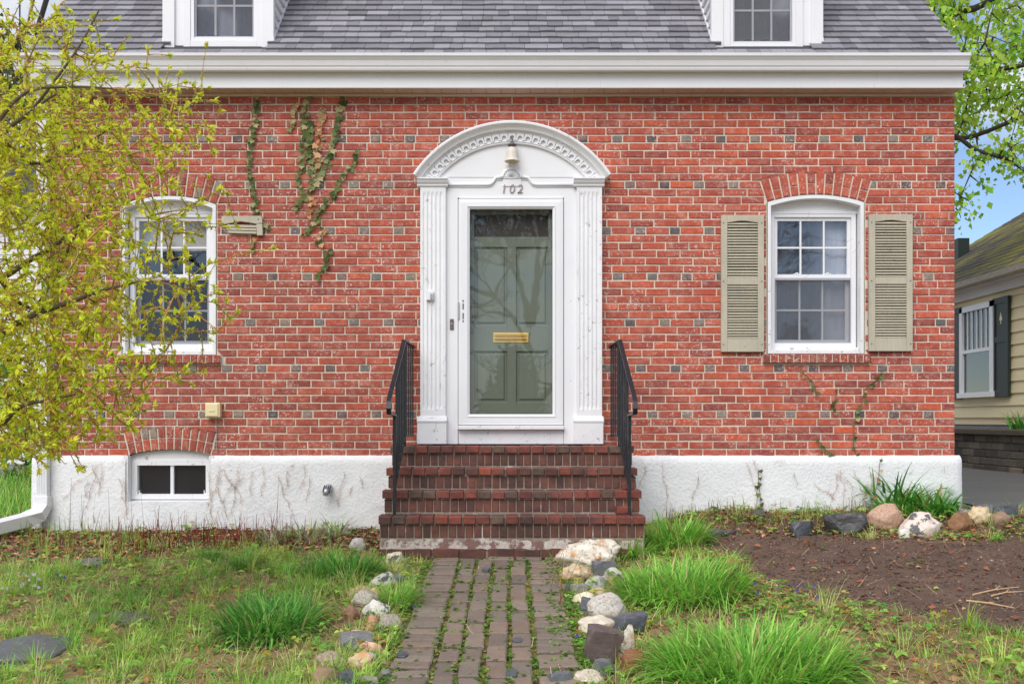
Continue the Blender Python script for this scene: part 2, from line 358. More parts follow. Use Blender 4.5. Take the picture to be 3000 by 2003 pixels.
M['gneiss'] = new_mat('rock_gneiss', 'obj', rough=0.7, var=((30.0, 0.2),), bump=(40.0, 0.6, 0.008), spots=((13.0, 0.54, 0.58, S(66, 68, 74), 0.9), (25.0, 0.64, 0.7, S(190, 160, 120), 0.5)))
M['siding'] = new_mat('cream_siding', base=S(234, 218, 174), rough=0.6, var=(((1.0, 1.0, 12.0), 0.05),))
M['wsiding'] = new_mat('white_siding', base=(0.72, 0.72, 0.72), rough=0.6, var=((1.0, 0.04),))
M['mossroof'] = new_mat('mossy_roof', base=S(84, 76, 69), rough=0.95, var=((30.0, 0.35), ((1.0, 0.4, 1.0), 0.25)), bump=(40.0, 0.8, 0.02), spots=((1.1, 0.44, 0.60, S(142, 136, 46), 0.9, (14.0, 0.25, 0.5)), (30.0, 0.62, 0.7, S(140, 136, 74), 0.45)))
M['dgreen'] = new_mat('dark_green_shutter', base=S(38, 50, 46), rough=0.5, var=((6.0, 0.1),))
M['block'] = new_mat('retaining_block', 'obj', rough=0.95, var=((9.0, 0.25), (40.0, 0.25)), bump=(30.0, 0.9, 0.02))
M['concrete'] = new_mat('grey_concrete', base=S(138, 142, 148), rough=0.9, var=((3.0, 0.15),))
M['oldgutter'] = new_mat('dirty_gutter', base=S(176, 168, 156), rough=0.7, var=(((4.0, 8.0, 40.0), 0.22),))
M['rubber'] = new_mat('black_cable', base=S(34, 33, 36), rough=0.6, var=((8.0, 0.3),))

# ------------------------------------------------------------------ ground sheet, driveway
SOIL = [(2000, 1590), (2150, 1568), (2420, 1572), (2620, 1582), (2800, 1590), (3100, 1580), (3100, 1890), (2830, 1832), (2560, 1775), (2330, 1735), (2230, 1690), (2190, 1640)]
LBED = [(-600, 1400), (1120, 1400), (1120, 1612), (900, 1615), (620, 1610), (300, 1650), (0, 1665), (-600, 1680)]
RBED = [(1860, 1400), (3100, 1400), (3100, 1580), (2800, 1585), (2420, 1572), (2150, 1570), (2000, 1560), (1870, 1540)]
xs = np.concatenate([[-900, -300, -120, -60, -30, -18, -12, -9], np.arange(-7, 7.01, 0.06), [7.4, 8, 8.6, 10, 14, 22, 45, 120, 300, 900]])
ys = np.concatenate([[-900, -300, -100, -45, -25, -14, -10, -8, -7], np.arange(-6, 0.31, 0.06), [0.6, 1.5, 3, 6, 10, 16, 25, 45, 120, 300, 900]])
X, Y = np.meshgrid(xs, ys)
Z = g(X, Y)
near = (np.abs(X) < 6.9) & (Y > -5.9) & (Y < 0.3)
offpath = sm(0.5, 0.62, np.abs(X + 0.16))
Z = Z + near * offpath * rng.normal(0, 0.004, Z.shape)
V = np.stack([X, Y, Z], -1).reshape(-1, 3); nx = len(xs); ny = len(ys)
ii = (np.arange(ny - 1)[:, None] * nx + np.arange(nx - 1)[None]).reshape(-1)
gpx = 1500 + V[:, 0] * F / np.maximum(V[:, 1] + CD, 0.5); gpy = HY - (V[:, 2] - CZ) * F / np.maximum(V[:, 1] + CD, 0.5)
bare = inpoly(gpx, gpy, SOIL) | inpoly(gpx, gpy, LBED) | inpoly(gpx, gpy, RBED)
cov = np.where(bare[:, None], np.array([S(106, 83, 69)]), np.array([S(150, 124, 90)]))
arr_mesh('ground', V, np.stack([ii, ii + 1, ii + nx + 1, ii + nx], 1), M['ground'], cov, smooth=True, kind='structure')
dx = np.linspace(4.25, 7.42, 8); dy = np.concatenate([np.linspace(-12, 0, 9), [3, 6, 9, 14, 22]])
X, Y = np.meshgrid(dx, dy); Z = 0.285 + 0.05 * np.clip(Y, -12, 0) + 0.012
V = np.stack([X, Y, Z], -1).reshape(-1, 3); nx = 8; ny = len(dy)
ii = (np.arange(ny - 1)[:, None] * nx + np.arange(nx - 1)[None]).reshape(-1)
arr_mesh('driveway', V, np.stack([ii, ii + 1, ii + nx + 1, ii + nx], 1), M['asphalt'], kind='structure')
#%%PART2
# ------------------------------------------------------------------ the brick house
XL, XR = -4.20, 3.92
ZB, ZT = 0.7605, 3.942
CH, JT = 0.0677, 0.0124
house = thing('brick_house', (0, 0, 0), 'red brick cape house with white trim, two dormers and arched white entrance', 'house')

class Arch:                                        # an opening with a segmental head and a ring of arch bricks
    def __init__(s, cx, hw, z0, spring, rise, ring, sill=None):
        s.cx, s.hw, s.z0, s.sp, s.ring, s.sill = cx, hw, z0, spring, ring, sill
        s.r = (hw * hw + rise * rise) / (2 * rise); s.cz = spring + rise - s.r; s.ro = s.r + ring
        s.a = math.asin(hw / s.r); s.top = s.cz + s.ro
    def head(s, x):                                # z of the opening's head
        return s.cz + math.sqrt(max(s.r ** 2 - (x - s.cx) ** 2, 0))
    def block(s, z):
        if s.sill and s.sill[0] <= z < s.sill[1]: return s.cx - s.sill[2], s.cx + s.sill[2]
        if s.z0 <= z < s.sp: return s.cx - s.hw, s.cx + s.hw
        if z < s.sp or z >= s.top: return None
        h = (z - s.cz) * math.tan(s.a)
        if z > s.cz + s.ro * math.cos(s.a): h = math.sqrt(max(s.ro ** 2 - (z - s.cz) ** 2, 0))
        return s.cx - h, s.cx + h
WR = Arch(2.691, 0.433, 1.661, 3.006, 0.067, 0.205, (1.576, 1.661, 0.478))
WL = Arch(-3.041, 0.423, 1.651, 2.985, 0.078, 0.20, (1.573, 1.651, 0.468))
WB = Arch(-3.030, 0.360, 0.30, 0.770, 0.045, 0.205)
PR, PZ = 1.035, 2.645                              # pediment radius and centre
class Door:
    def block(s, z):
        if z < 0.80: return -1.0, 1.0
        if z < 3.213: return -0.775, 0.775
        h = (PR - 0.03) ** 2 - (z - PZ) ** 2
        return (-math.sqrt(h), math.sqrt(h)) if h > 0 else None
OPEN = [WL, WB, Door(), WR]

# mortar bed of the facade, cut round the openings, plus the plain side and back walls
mb = MB()
def fill(x0, x1, z0, z1): mb.add([(x0, 0, z0), (x1, 0, z0), (x1, 0, z1), (x0, 0, z1)], [(0, 1, 2, 3)])
ZW0, ZW1 = 0.70, 4.05
def archcol(a, z0, z1, n=14):                      # strips above the head of an opening
    for i in range(n):
        xa = a.cx - a.hw + 2 * a.hw * i / n; xb = a.cx - a.hw + 2 * a.hw * (i + 1) / n
        mb.add([(xa, 0, a.head(xa)), (xb, 0, a.head(xb)), (xb, 0, z1), (xa, 0, z1)], [(0, 1, 2, 3)])
fill(XL, WL.cx - WL.hw, ZW0, ZW1)
fill(WL.cx - WL.hw, WL.cx - WL.hw, ZW0, ZW1) if False else None
lx0, lx1 = WL.cx - WL.hw, WL.cx + WL.hw
bx0, bx1 = WB.cx - WB.hw, WB.cx + WB.hw
fill(lx0, bx0, ZW0, WL.z0); fill(bx1, lx1, ZW0, WL.z0); archcol(WB, 0, WL.z0); archcol(WL, 0, ZW1)
fill(lx1, -0.70, ZW0, ZW1); fill(-0.70, 0.70, 3.0, ZW1); fill(0.70, WR.cx - WR.hw, ZW0, ZW1)
fill(WR.cx - WR.hw, WR.cx + WR.hw, ZW0, WR.z0); archcol(WR, 0, ZW1); fill(WR.cx + WR.hw, XR, ZW0, ZW1)
mb.box(XL, XL + 0.25, 0.002, 7.0, 0.2, 4.05).box(XR - 0.25, XR, 0.002, 7.0, 0.2, 4.05).box(XL + 0.25, XR - 0.25, 6.75, 7.0, 0.2, 4.05)
wall = mb.build('wall', M['mortar'], house)
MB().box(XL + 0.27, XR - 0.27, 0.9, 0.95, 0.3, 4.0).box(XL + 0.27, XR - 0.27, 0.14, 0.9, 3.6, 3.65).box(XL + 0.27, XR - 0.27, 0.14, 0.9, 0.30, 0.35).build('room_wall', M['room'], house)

def brick_shape(x0b, x1b, x0t, x1t, z0, z1, yf, yb, j=0.0016, bv=0.0035):
    def ring(i, y, jj):
        pts = []
        for t in (0, 0.36, 0.68, 1.0): pts.append((x0b + i + (x1b - x0b - 2 * i) * t + rnd.uniform(-jj, jj) * (0 < t < 1), y, z0 + i + rnd.uniform(-jj, jj)))
        for t in (1.0, 0.64, 0.33, 0): pts.append((x0t + i + (x1t - x0t - 2 * i) * t + rnd.uniform(-jj, jj) * (0 < t < 1), y, z1 - i + rnd.uniform(-jj, jj)))
        return pts
    v = ring(bv, yf, j * 0.6) + ring(0, yf + bv * 1.2, j)
    v += [(p[0], yb, p[2]) for p in v[8:16]]
    f = [tuple(range(8))]
    for i in range(8):
        k = (i + 1) % 8
        f.append((i, i + 8, k + 8, k)); f.append((i + 8, i + 16, k + 16, k + 8))
    return v, f
RED = [S(180, 80, 58), S(187, 84, 58), S(172, 76, 57), S(160, 72, 57), S(195, 88, 58), S(148, 67, 57), S(178, 82, 62)]
GREY = [S(112, 108, 104), S(96, 94, 94), S(130, 124, 112), S(84, 82, 84), S(120, 112, 104)]
def redcol(x, k):
    c = np.array(RED[rnd.choices(range(7), (5, 4, 5, 3, 2, 2.4, 4))[0]])
    t = np.clip((x + 2.6) / 3.0, 0, 1)             # bricks turn duller towards the left end of the wall
    dull = np.array(S(138, 70, 60))
    w = (1 - t) * 0.55 * (0.4 + 0.6 * rnd.random())
    c = c * (1 - w) + dull * w
    return np.clip(c * rnd.uniform(0.92, 1.08), 0, 1)
STR = []
for i in range(12):
    m_ = MB().add(*brick_shape(0, 0.198, 0, 0.198, 0, CH - JT, -0.008, 0.03)); me = m_.mesh('brick'); me.materials.append(M['brick_o']); STR.append(me)
HDR = []
for i in range(8):
    m_ = MB().add(*brick_shape(0, 0.083, 0, 0.083, 0, CH - JT, -0.008, 0.03)); me = m_.mesh('header_brick'); me.materials.append(M['brick_o']); HDR.append(me)
pieces = []                                        # (x0b, x1b, x0t, x1t, zb, colour, full, header)
for k in range(47):
    zb = ZB + k * CH; z0, z1 = zb + 0.002, zb + CH - JT
    ivs = []
    for o in OPEN:
        b, t = o.block(z0), o.block(z1)
        if b is None and t is None: continue
        if b is None: b = t
        if t is None:
            if o.__class__ is Arch and o.top - z0 < 0.75 * CH or b[1] - b[0] < 0.12: continue
            c = (b[0] + b[1]) / 2; t = (c, c)
        ivs.append((b[0], b[1], t[0], t[1]))
    ivs.sort()
    segs = []; cur = (XL, XL)
    for iv in ivs:
        segs.append((cur[0], iv[0] - 0.008, cur[1], iv[2] - 0.008)); cur = (iv[1] + 0.008, iv[3] + 0.008)
    segs.append((cur[0], XR, cur[1], XR))
    hdrs = (k % 6 == 5)
    x = XL - (0.0 if hdrs else (0.104 if k % 2 else 0.0)) - rnd.uniform(0, 0.02) - (0.1 * (k // 6 % 3) if hdrs else 0)
    i = 0
    while x < XR:
        w = (0.083 if (hdrs and i % 2) else 0.198); w0 = w
        if not hdrs: w = w * rnd.uniform(0.97, 1.03)
        x1 = x + w
        if XR - x1 < 0.05: x1 = XR
        for (lb, rb, lt, rt_) in segs:
            a0, a1, c0, c1 = max(x, lb), min(x1, rb), max(x, lt), min(x1, rt_)
            if a1 - a0 < 0.02 and c1 - c0 < 0.02: continue
            a1 = max(a1, a0 + 0.004); c1 = max(c1, c0 + 0.004)
            if a1 > rb + 0.01: a0 = min(a0, rb); a1 = rb
            full = abs(a0 - x) < 1e-6 and abs(c0 - x) < 1e-6 and abs(a1 - x1) < 1e-6 and abs(c1 - x1) < 1e-6 and x1 != XR
            colr = GREY[rnd.randrange(5)] if (hdrs and i % 2) else redcol((a0 + a1) / 2, k)
            pieces.append((a0, a1, c0, c1, zb, colr, full, bool(hdrs and i % 2), w))
        x = x1 + JT; i += 1
full = [p for p in pieces if p[6] and not p[7]]
full.sort(key=lambda p: abs((p[0] + p[1]) / 2 - 0.4) + 0.25 * abs(p[4] - 2.2))
single = set(id(p) for p in full[:296])
rest = MB(); restc = []
nh = 0
for p in pieces:
    a0, a1, c0, c1, zb, colr, fl, hd, w = p
    dz = rnd.uniform(-0.002, 0.002); dyy = rnd.uniform(-0.003, 0.002)
    if fl and (id(p) in single or (hd and nh < 280)):
        if hd: nh += 1
        o = link('header_brick' if hd else 'brick', rnd.choice(HDR if hd else STR), wall, color=colr)
        o.location = (a0, dyy, zb + dz); o.scale = (w / (0.083 if hd else 0.198), 1, 1)
    else:
        v, f = brick_shape(a0, a1, c0, c1, zb + dz, zb + dz + CH - JT, -0.008 + dyy, 0.03)
        rest.add(v, f); restc += [tuple(colr)] * len(v)
ro = rest.build('brick', M['brick_a'], wall, kind='stuff')
ca = ro.data.color_attributes.new('Col', 'FLOAT_COLOR', 'POINT')
ca.data.foreach_set('color', np.concatenate([np.array(restc, np.float32), np.ones((len(restc), 1), np.float32)], 1).ravel())

def arch_bricks(a, pitch, rows, y=-0.0105):
    n = max(3, int(round(2 * a.a * (a.r + a.ring * 0.4) / pitch))); st = 2 * a.a / n
    for i in range(n):
        t0 = -a.a + st * i + 0.0070 / a.r; t1 = -a.a + st * (i + 1) - 0.0070 / a.r
        if rows == 'soldier':
            cut = rnd.choice((0.38, 0.45)) if i % 2 else 1.0
            rr = [(a.r + 0.004, a.ro)] if cut == 1.0 else [(a.r + 0.004, a.r + a.ring * cut), (a.r + a.ring * cut + 0.010, a.ro)]
        else:
            rr = [(a.r + 0.004, a.r + a.ring * 0.48), (a.r + a.ring * 0.48 + 0.010, a.ro)]
        for r0, r1 in rr:
            q = lambda r, t: (a.cx + r * math.sin(t), a.cz + r * math.cos(t))
            poly = [q(r0, t0), q(r0, t1), q(r1, t1), q(r1, t0)]
            v = []
            cx_, cz_ = sum(p[0] for p in poly) / 4, sum(p[1] for p in poly) / 4
            for sc_, yy in ((0.90, y), (1.0, y + 0.004), (1.0, 0.05)):
                for (px_, pz_) in poly:
                    v.append((cx_ + (px_ - cx_) * sc_ + rnd.uniform(-.001, .001), yy, cz_ + (pz_ - cz_) * (1 - (1 - sc_) * 0.5) + rnd.uniform(-.001, .001)))
            f = [(0, 1, 2, 3)]
            for j in range(4):
                k = (j + 1) % 4; f += [(j, j + 4, k + 4, k), (j + 4, j + 8, k + 8, k + 4)]
            colr = np.array(redcol(a.cx + 1.0, 0)) * 0.95 if rnd.random() > 0.06 else GREY[2]
            MB().add(v, f).build('arch_brick', M['brick_o'], wall, color=colr)
arch_bricks(WR, 0.075, 'soldier'); arch_bricks(WL, 0.075, 'soldier'); arch_bricks(WB, 0.068, 'rowlock')
for a in (WR, WL):
    x0, x1 = a.cx - a.sill[2], a.cx + a.sill[2]; n = 14; st = (x1 - x0) / n
    for i in range(n):
        v, f = brick_shape(x0 + st * i + 0.005, x0 + st * (i + 1) - 0.005, x0 + st * i + 0.005, x0 + st * (i + 1) - 0.005, a.sill[0] + 0.004, a.sill[1] - 0.004, -0.045, 0.10)
        MB().add(v, f).build('sill_brick', M['brick_o'], wall, color=np.array(redcol(-2, 0)) * 0.82)
    MB().box(x0 + 0.004, x1 - 0.004, -0.036, 0.10, a.sill[0] + 0.008, a.sill[1] - 0.008).build('sill_mortar', M['mortar'], wall)

# foundation: parged white stucco with a rounded shoulder, opening for the basement window
FX0, FX1 = -4.245, 3.975
bw = (WB.cx - 0.375, WB.cx + 0.375, 0.355)          # basement window recess: left, right, bottom
prof = [(-0.004, 0.765), (-0.020, 0.757), (-0.040, 0.742), (-0.052, 0.720), (-0.056, 0.69)] + [(-0.056 - 0.0006 * i, 0.66 - i * 0.03) for i in range(35)]
gx = sorted(set([round(FX0 + 0.03 * i, 4) for i in range(int((FX1 - FX0) / 0.03) + 1)] + [bw[0], bw[1], FX1]))
v = []
for (py_, pz_) in prof:
    for x in gx:
        n1 = mnoise.noise(Vector((x * 4, 0, pz_ * 4))) * 0.006 + mnoise.noise(Vector((x * 17, 3, pz_ * 17))) * 0.003
        edge = 0.0
        if FX1 - x < 0.06: edge = 0.03 * (1 - (FX1 - x) / 0.06) ** 2
        if x - FX0 < 0.06: edge = 0.03 * (1 - (x - FX0) / 0.06) ** 2
        v.append((x, py_ + edge + (n1 if pz_ < 0.75 else n1 * 0.5), pz_ + (mnoise.noise(Vector((x * 9, 8, 0))) * 0.006 if pz_ > 0.73 else 0)))
n = len(gx); f = []
for r_ in range(len(prof) - 1):
    for c_ in range(n - 1):
        xm = (gx[c_] + gx[c_ + 1]) / 2; zm = (prof[r_][1] + prof[r_ + 1][1]) / 2
        if bw[0] < xm < bw[1] and zm > bw[2]: continue
        f.append((r_ * n + c_, (r_ + 1) * n + c_, (r_ + 1) * n + c_ + 1, r_ * n + c_ + 1))
mb = MB(); mb.add(v, f)
fo = mb.build('foundation', M['stucco'], house, smooth=True)
mb = MB(); mb.box(FX0 + 0.01, XL + 0.2, -0.02, 7.0, -0.4, 0.75).box(XR - 0.2, FX1 - 0.012, -0.02, 7.0, -0.4, 0.75)
mb.box(bw[0] - 0.02, bw[0] + 0.018, -0.045, 0.10, bw[2] - 0.02, 0.76).box(bw[1] - 0.018, bw[1] + 0.02, -0.045, 0.10, bw[2] - 0.02, 0.76)
mb.add([(bw[0], -0.062, bw[2] - 0.012), (bw[1], -0.062, bw[2] - 0.012), (bw[1], 0.1, bw[2] + 0.02), (bw[0], 0.1, bw[2] + 0.02), (bw[0], 0.1, bw[2] - 0.06), (bw[1], 0.1, bw[2] - 0.06)],
       [(0, 1, 2, 3), (0, 4, 5, 1)])
mb.build('foundation_return', M['stucco'], house)

# ------------------------------------------------------------------ windows
def muntins(parent, x0, x1, z0, z1, y, nx_, nz_, mat, w=0.016):
    for i in range(1, nx_):
        x = x0 + (x1 - x0) * i / nx_; MB().box(x - w / 2, x + w / 2, y - 0.008, y + 0.008, z0, z1).build('muntin', mat, parent)
    for i in range(1, nz_):
        z = z0 + (z1 - z0) * i / nz_; MB().box(x0, x1, y - 0.0068, y + 0.0068, z - w / 2, z + w / 2).build('muntin', mat, parent)
def panes(parent, x0, x1, z0, z1, y, nx_, nz_, mat):
    for i in range(nx_):
        for j in range(nz_):
            xa, xb = x0 + (x1 - x0) * i / nx_, x0 + (x1 - x0) * (i + 1) / nx_; za, zb = z0 + (z1 - z0) * j / nz_, z0 + (z1 - z0) * (j + 1) / nz_
            t = rnd.uniform(-0.0015, 0.0015)
            MB().add([(xa, y, za), (xb, y + t, za), (xb, y + t, zb), (xa, y, zb)], [(0, 1, 2, 3)]).build('pane', mat, parent)
def ring4(x0, x1, z0, z1, y0, y1, w, wb=None, wt=None):
    wb = wb or w; wt = wt or w
    return MB().box(x0, x0 + w, y0, y1, z0, z1).box(x1 - w, x1, y0, y1, z0, z1).box(x0 + w, x1 - w, y0 + .001, y1, z0, z0 + wb).box(x0 + w, x1 - w, y0 + .001, y1, z1 - wt, z1)
def arched_window(a, scr):
    x0, x1 = a.cx - a.hw + 0.006, a.cx + a.hw - 0.006; z0 = a.z0 + 0.004; mb = MB(); K = 16; lt = 0.030
    out = [(x0, z0), (x1, z0)] + [(a.cx + (a.hw - 0.006) * math.cos(math.pi * 0 + 0) - 2 * (a.hw - 0.006) * i / K, 0) for i in range(K + 1)]
    out = [(x0, z0), (x1, z0)] + [(x1 - (x1 - x0) * i / K, a.head(x1 - (x1 - x0) * i / K) - 0.004) for i in range(K + 1)]
    inn = [(x0 + lt, z0 + lt), (x1 - lt, z0 + lt)] + [(x1 - lt - (x1 - x0 - 2 * lt) * i / K, a.head(x1 - (x1 - x0) * i / K) - 0.004 - lt) for i in range(K + 1)]
    n = len(out); vo = [(x, -0.004, z) for x, z in out] + [(x, -0.004, z) for x, z in inn] + [(x, 0.13, z) for x, z in inn]
    f = []
    for i in range(n):
        k = (i + 1) % n; f += [(i, k, k + n, i + n), (i + n, k + n, k + 2 * n, i + 2 * n)]
    mb.add(vo, f)
    zf = a.z0 + 0.06; zt_ = CZ + (HY - 622) / 328.0
    # head panel that fills the arch above the square frame
    hp = [(x0 + lt, zt_), (x1 - lt, zt_)] + [(x1 - lt - (x1 - x0 - 2 * lt) * i / K, a.head(x1 - (x1 - x0) * i / K) - 0.004 - lt) for i in range(K + 1)]
    mb.prism(hp, 0.088, 0.13)
    mb.box(x0 + lt, x1 - lt, 0.07, 0.13, z0 + lt, zf)
    mb.box(x0 + lt, x1 - lt, 0.076, 0.088, zt_ - 0.012, zt_ + 0.012)
    win = mb.build('window', M['peel'], house)
    fx0, fx1 = x0 + lt + 0.012, x1 - lt - 0.012
    ring4(fx0, fx1, zf, zt_, 0.080, 0.135, 0.042).build('frame', M['whiteclean'], win, bevel=0.003)
    sx0, sx1 = fx0 + 0.042, fx1 - 0.042; zm = CZ + (HY - 813) / 327.0; zt2 = zt_ - 0.042; zb2 = zf + 0.0
    # upper sash
    ring4(sx0, sx1, zm - 0.005, zt2, 0.100, 0.128, 0.030, 0.034).build('sash', M['whiteclean'], win, bevel=0.002)
    gx0, gx1, gz0, gz1 = sx0 + 0.030, sx1 - 0.030, zm + 0.029, zt2 - 0.030
    panes(win, gx0, gx1, gz0, gz1, 0.114, 3, 2, M['wglass']); muntins(win, gx0, gx1, gz0, gz1, 0.112, 3, 2, M['whiteclean'])
    for t in (0.28, 0.72):
        xq = gx0 + (gx1 - gx0) * t; MB().box(xq - 0.03, xq + 0.03, 0.100, 0.118, zm + 0.028, zm + 0.036).box(xq - 0.012, xq + 0.012, 0.098, 0.112, zm + 0.034, zm + 0.045).build('sash_lock', M['whiteclean'], win)
    # lower sash behind a half screen
    ring4(sx0, sx1, zb2 + 0.042, zm + 0.012, 0.140, 0.166, 0.034).build('sash', M['whiteclean'], win)
    hx0, hx1, hz0, hz1 = sx0 + 0.034, sx1 - 0.034, zb2 + 0.076, zm - 0.022
    panes(win, hx0, hx1, hz0, hz1, 0.152, 3, 2, M['wglass']); muntins(win, hx0, hx1, hz0, hz1, 0.150, 3, 2, M['whiteclean'])
    ring4(sx0 - 0.012, sx1 + 0.012, zb2 + 0.030, zm - 0.004, 0.086, 0.099, 0.020).build('screen_frame', M['greyframe'], win)
    MB().add([(sx0, 0.093, zb2 + 0.05), (sx1, 0.093, zb2 + 0.05), (sx1, 0.093, zm - 0.02), (sx0, 0.093, zm - 0.02)], [(0, 1, 2, 3)]).build('insect_screen', M[scr], win)
    return win, sx0, sx1, zb2, zm, zt2
def wavy(x0, x1, z0, z1, y, amp, waves, n=60):
    vv = []; 
    for i in range(n + 1):
        x = x0 + (x1 - x0) * i / n; yy = y + amp * math.sin(waves * 2 * math.pi * i / n) + amp * 0.4 * math.sin(waves * 5.1 * i / n + 1)
        vv += [(x, yy, z0), (x + 0.004 * math.sin(i), yy, z1)]
    return MB().add(vv, [(2 * i, 2 * i + 2, 2 * i + 3, 2 * i + 1) for i in range(n)])
w1, sx0, sx1, zb2, zm, zt2 = arched_window(WR, 'screen')
wavy(sx0 - 0.02, sx1 + 0.02, zb2, zt2 + 0.05, 0.195, 0.005, 5).build('curtain', M['curtain'], w1, smooth=True)
w2, sx0, sx1, zb2, zm, zt2 = arched_window(WL, 'screen_dark')
mb = MB(); zlo = zt2 - 0.26
mb.add([(sx0 - .02, 0.21, zlo), (sx1 + .02, 0.21, zlo), (sx1 + .02, 0.21, zt2 + .05), (sx0 - .02, 0.21, zt2 + .05)], [(0, 1, 2, 3)]).box(sx0 - .02, sx1 + .02, 0.205, 0.215, zlo - 0.02, zlo)
mb.build('shade', M['blind'], w2)
wavy(sx0 - 0.02, sx0 + 0.26, zb2, zm, 0.28, 0.02, 4).build('curtain', M['drape'], w2, smooth=True)
# basement window
bz0, bz1 = CZ + (HY - 1457) / 327, CZ + (HY - 1347) / 327
mb = ring4(bw[0] + 0.02, bw[1] - 0.02, bz0 - 0.01, bz1, 0.035, 0.11, 0.05, 0.045, 0.045)
K = 12
hp = [(WB.cx - 0.355, bz1), (WB.cx + 0.355, bz1)] + [(WB.cx + 0.355 - 0.71 * i / K, WB.head(WB.cx + 0.355 - 0.71 * i / K) - 0.004) for i in range(K + 1)]
mb.prism(hp, 0.048, 0.11)
wb = mb.build('basement_window', M['peel'], house)
bx0, bx1 = bw[0] + 0.07, bw[1] - 0.07; bz0 += 0.035; bz1 -= 0.045; bm_ = (bx0 + bx1) / 2
MB().box(bm_ - 0.014, bm_ + 0.014, 0.050, 0.10, bz0, bz1).build('muntin', M['whiteclean'], wb)
panes(wb, bx0, bx1, bz0, bz1, 0.085, 2, 1, M['wglass'])
MB().add([(bx0, 0.075, bz0), (bx1, 0.075, bz0), (bx1, 0.075, bz1), (bx0, 0.075, bz1)], [(0, 1, 2, 3)]).build('insect_screen', M['screen_dark'], wb)
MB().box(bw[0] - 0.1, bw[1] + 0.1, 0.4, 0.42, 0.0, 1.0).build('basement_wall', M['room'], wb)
for sx in (bx0 + 0.012, bx1 - 0.02):
    MB().box(sx, sx + 0.022, 0.042, 0.06, bz0, bz0 + 0.012).box(sx, sx + 0.006, 0.042, 0.06, bz0 + .012, bz0 + 0.035).build('latch', M['whiteclean'], wb)

# ------------------------------------------------------------------ shutters beside the right window
def shutter(px0, px1, py0, py1):
    s = 331.0
    x0, x1, z0, z1 = (px0 - 1500) / s, (px1 - 1500) / s, CZ + (HY - py1) / s, CZ + (HY - py0) / s
    st = 0.054; zmid = CZ + (HY - (py0 + (py1 - py0) * 0.485)) / s
    zt_ = z1 - 0.062; zb_ = z0 + 0.115
    mb = MB().box(x0, x0 + st, -0.045, -0.012, z0, z1).box(x1 - st, x1, -0.045, -0.012, z0, z1)
    mb.box(x0 + st, x1 - st, -0.044, -0.012, z0, zb_).box(x0 + st, x1 - st, -0.044, -0.012, zmid - 0.030, zmid + 0.030)
    K = 10; a0, a1 = x0 + st, x1 - st
    top = [(a0, z1)] + [(a0 + (a1 - a0) * i / K, zt_ - 0.004 + 0.016 * (math.sin(math.pi * i / K) ** 1.5 if 0 < i < K else 0)) for i in range(K + 1)] + [(a1, z1)]
    mb.prism(top, -0.044, -0.012)
    o = mb.build('shutter', M['shutter'], house, bevel=0.003)
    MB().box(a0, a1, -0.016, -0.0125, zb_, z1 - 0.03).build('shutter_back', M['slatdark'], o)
    sh = MB().bar((0, -0.040, -0.004), (0, -0.020, 0.015), a1 - a0 - 0.002, 0.006).mesh('slat'); sh.materials.append(M['shutter'])
    for lo, hi in ((zb_, zmid - 0.030), (zmid + 0.030, zt_)):
        n = int((hi - lo) / 0.0235)
        for i in range(n):
            so_ = link('slat', sh, o); so_.location = ((a0 + a1) / 2, rnd.uniform(-.001, .001), lo + (hi - lo) * (i + 0.3) / n); so_.rotation_euler = (rnd.uniform(-.06, .06), rnd.uniform(-.004, .004), 0)
    for xx in (x0 + 0.02, x1 - 0.02):
        for zz in (z0 + 0.065, z1 - 0.07, zmid):
            MB().lathe([(0.0, 0), (0.005, 0), (0.005, 0.004), (0, 0.004)], 0, 0, 8).build('screw', M['bronze'], o).matrix_local = Matrix.Translation((xx, -0.0455, zz)) @ Matrix.Rotation(R(90), 4, 'X')
shutter(2111, 2236, 632, 1031); shutter(2543, 2670, 630, 1029)

# ------------------------------------------------------------------ eaves: fascia, soffit panels, gutter, downspout
EX0, EX1 = -4.24, 3.915
MB().box(EX0, EX1, -0.19, -0.165, 3.954, 4.16).build('fascia', M['alu'], house, bevel=0.004)
MB().box(EX0, EX1, -0.03, -0.008, 3.934, 3.958).build('frieze_strip', M['soffit'], house, bevel=0.003)
sp = MB().box(0, 0.126, -0.165, -0.03, 3.960, 3.966).mesh('soffit_panel'); sp.materials.append(M['soffit'])
x = EX0
while x < EX1 - 0.1:
    o = link('soffit_panel', sp, house); o.location = (x, 0, rnd.uniform(0, 0.001)); x += 0.1295
MB().box(EX0 + 0.02, EX1 - 0.02, -0.16, 0.02, 3.972, 3.99).build('soffit_backing', M['bronze'], house)
GX0, GX1 = -4.285, 3.925
gp = [(-0.192, 4.215), (-0.192, 4.085), (-0.262, 4.083), (-0.268, 4.100), (-0.268, 4.112), (-0.276, 4.118), (-0.280, 4.135), (-0.286, 4.160), (-0.302, 4.182), (-0.312, 4.192), (-0.314, 4.216),
      (-0.306, 4.216), (-0.304, 4.196), (-0.292, 4.186), (-0.279, 4.162), (-0.270, 4.120), (-0.262, 4.090), (-0.198, 4.092), (-0.198, 4.215)]
gut = MB().extrude_x(gp, GX0, GX1).build('gutter', M['alu'], house)
for xx in (GX0 - 0.003, GX1 + 0.001):
    MB().extrude_x([(-0.191, 4.218), (-0.191, 4.083), (-0.263, 4.081), (-0.270, 4.100), (-0.278, 4.117), (-0.288, 4.160), (-0.304, 4.182), (-0.316, 4.192), (-0.316, 4.218)], xx, xx + 0.002).build('end_cap', M['alu'], gut)
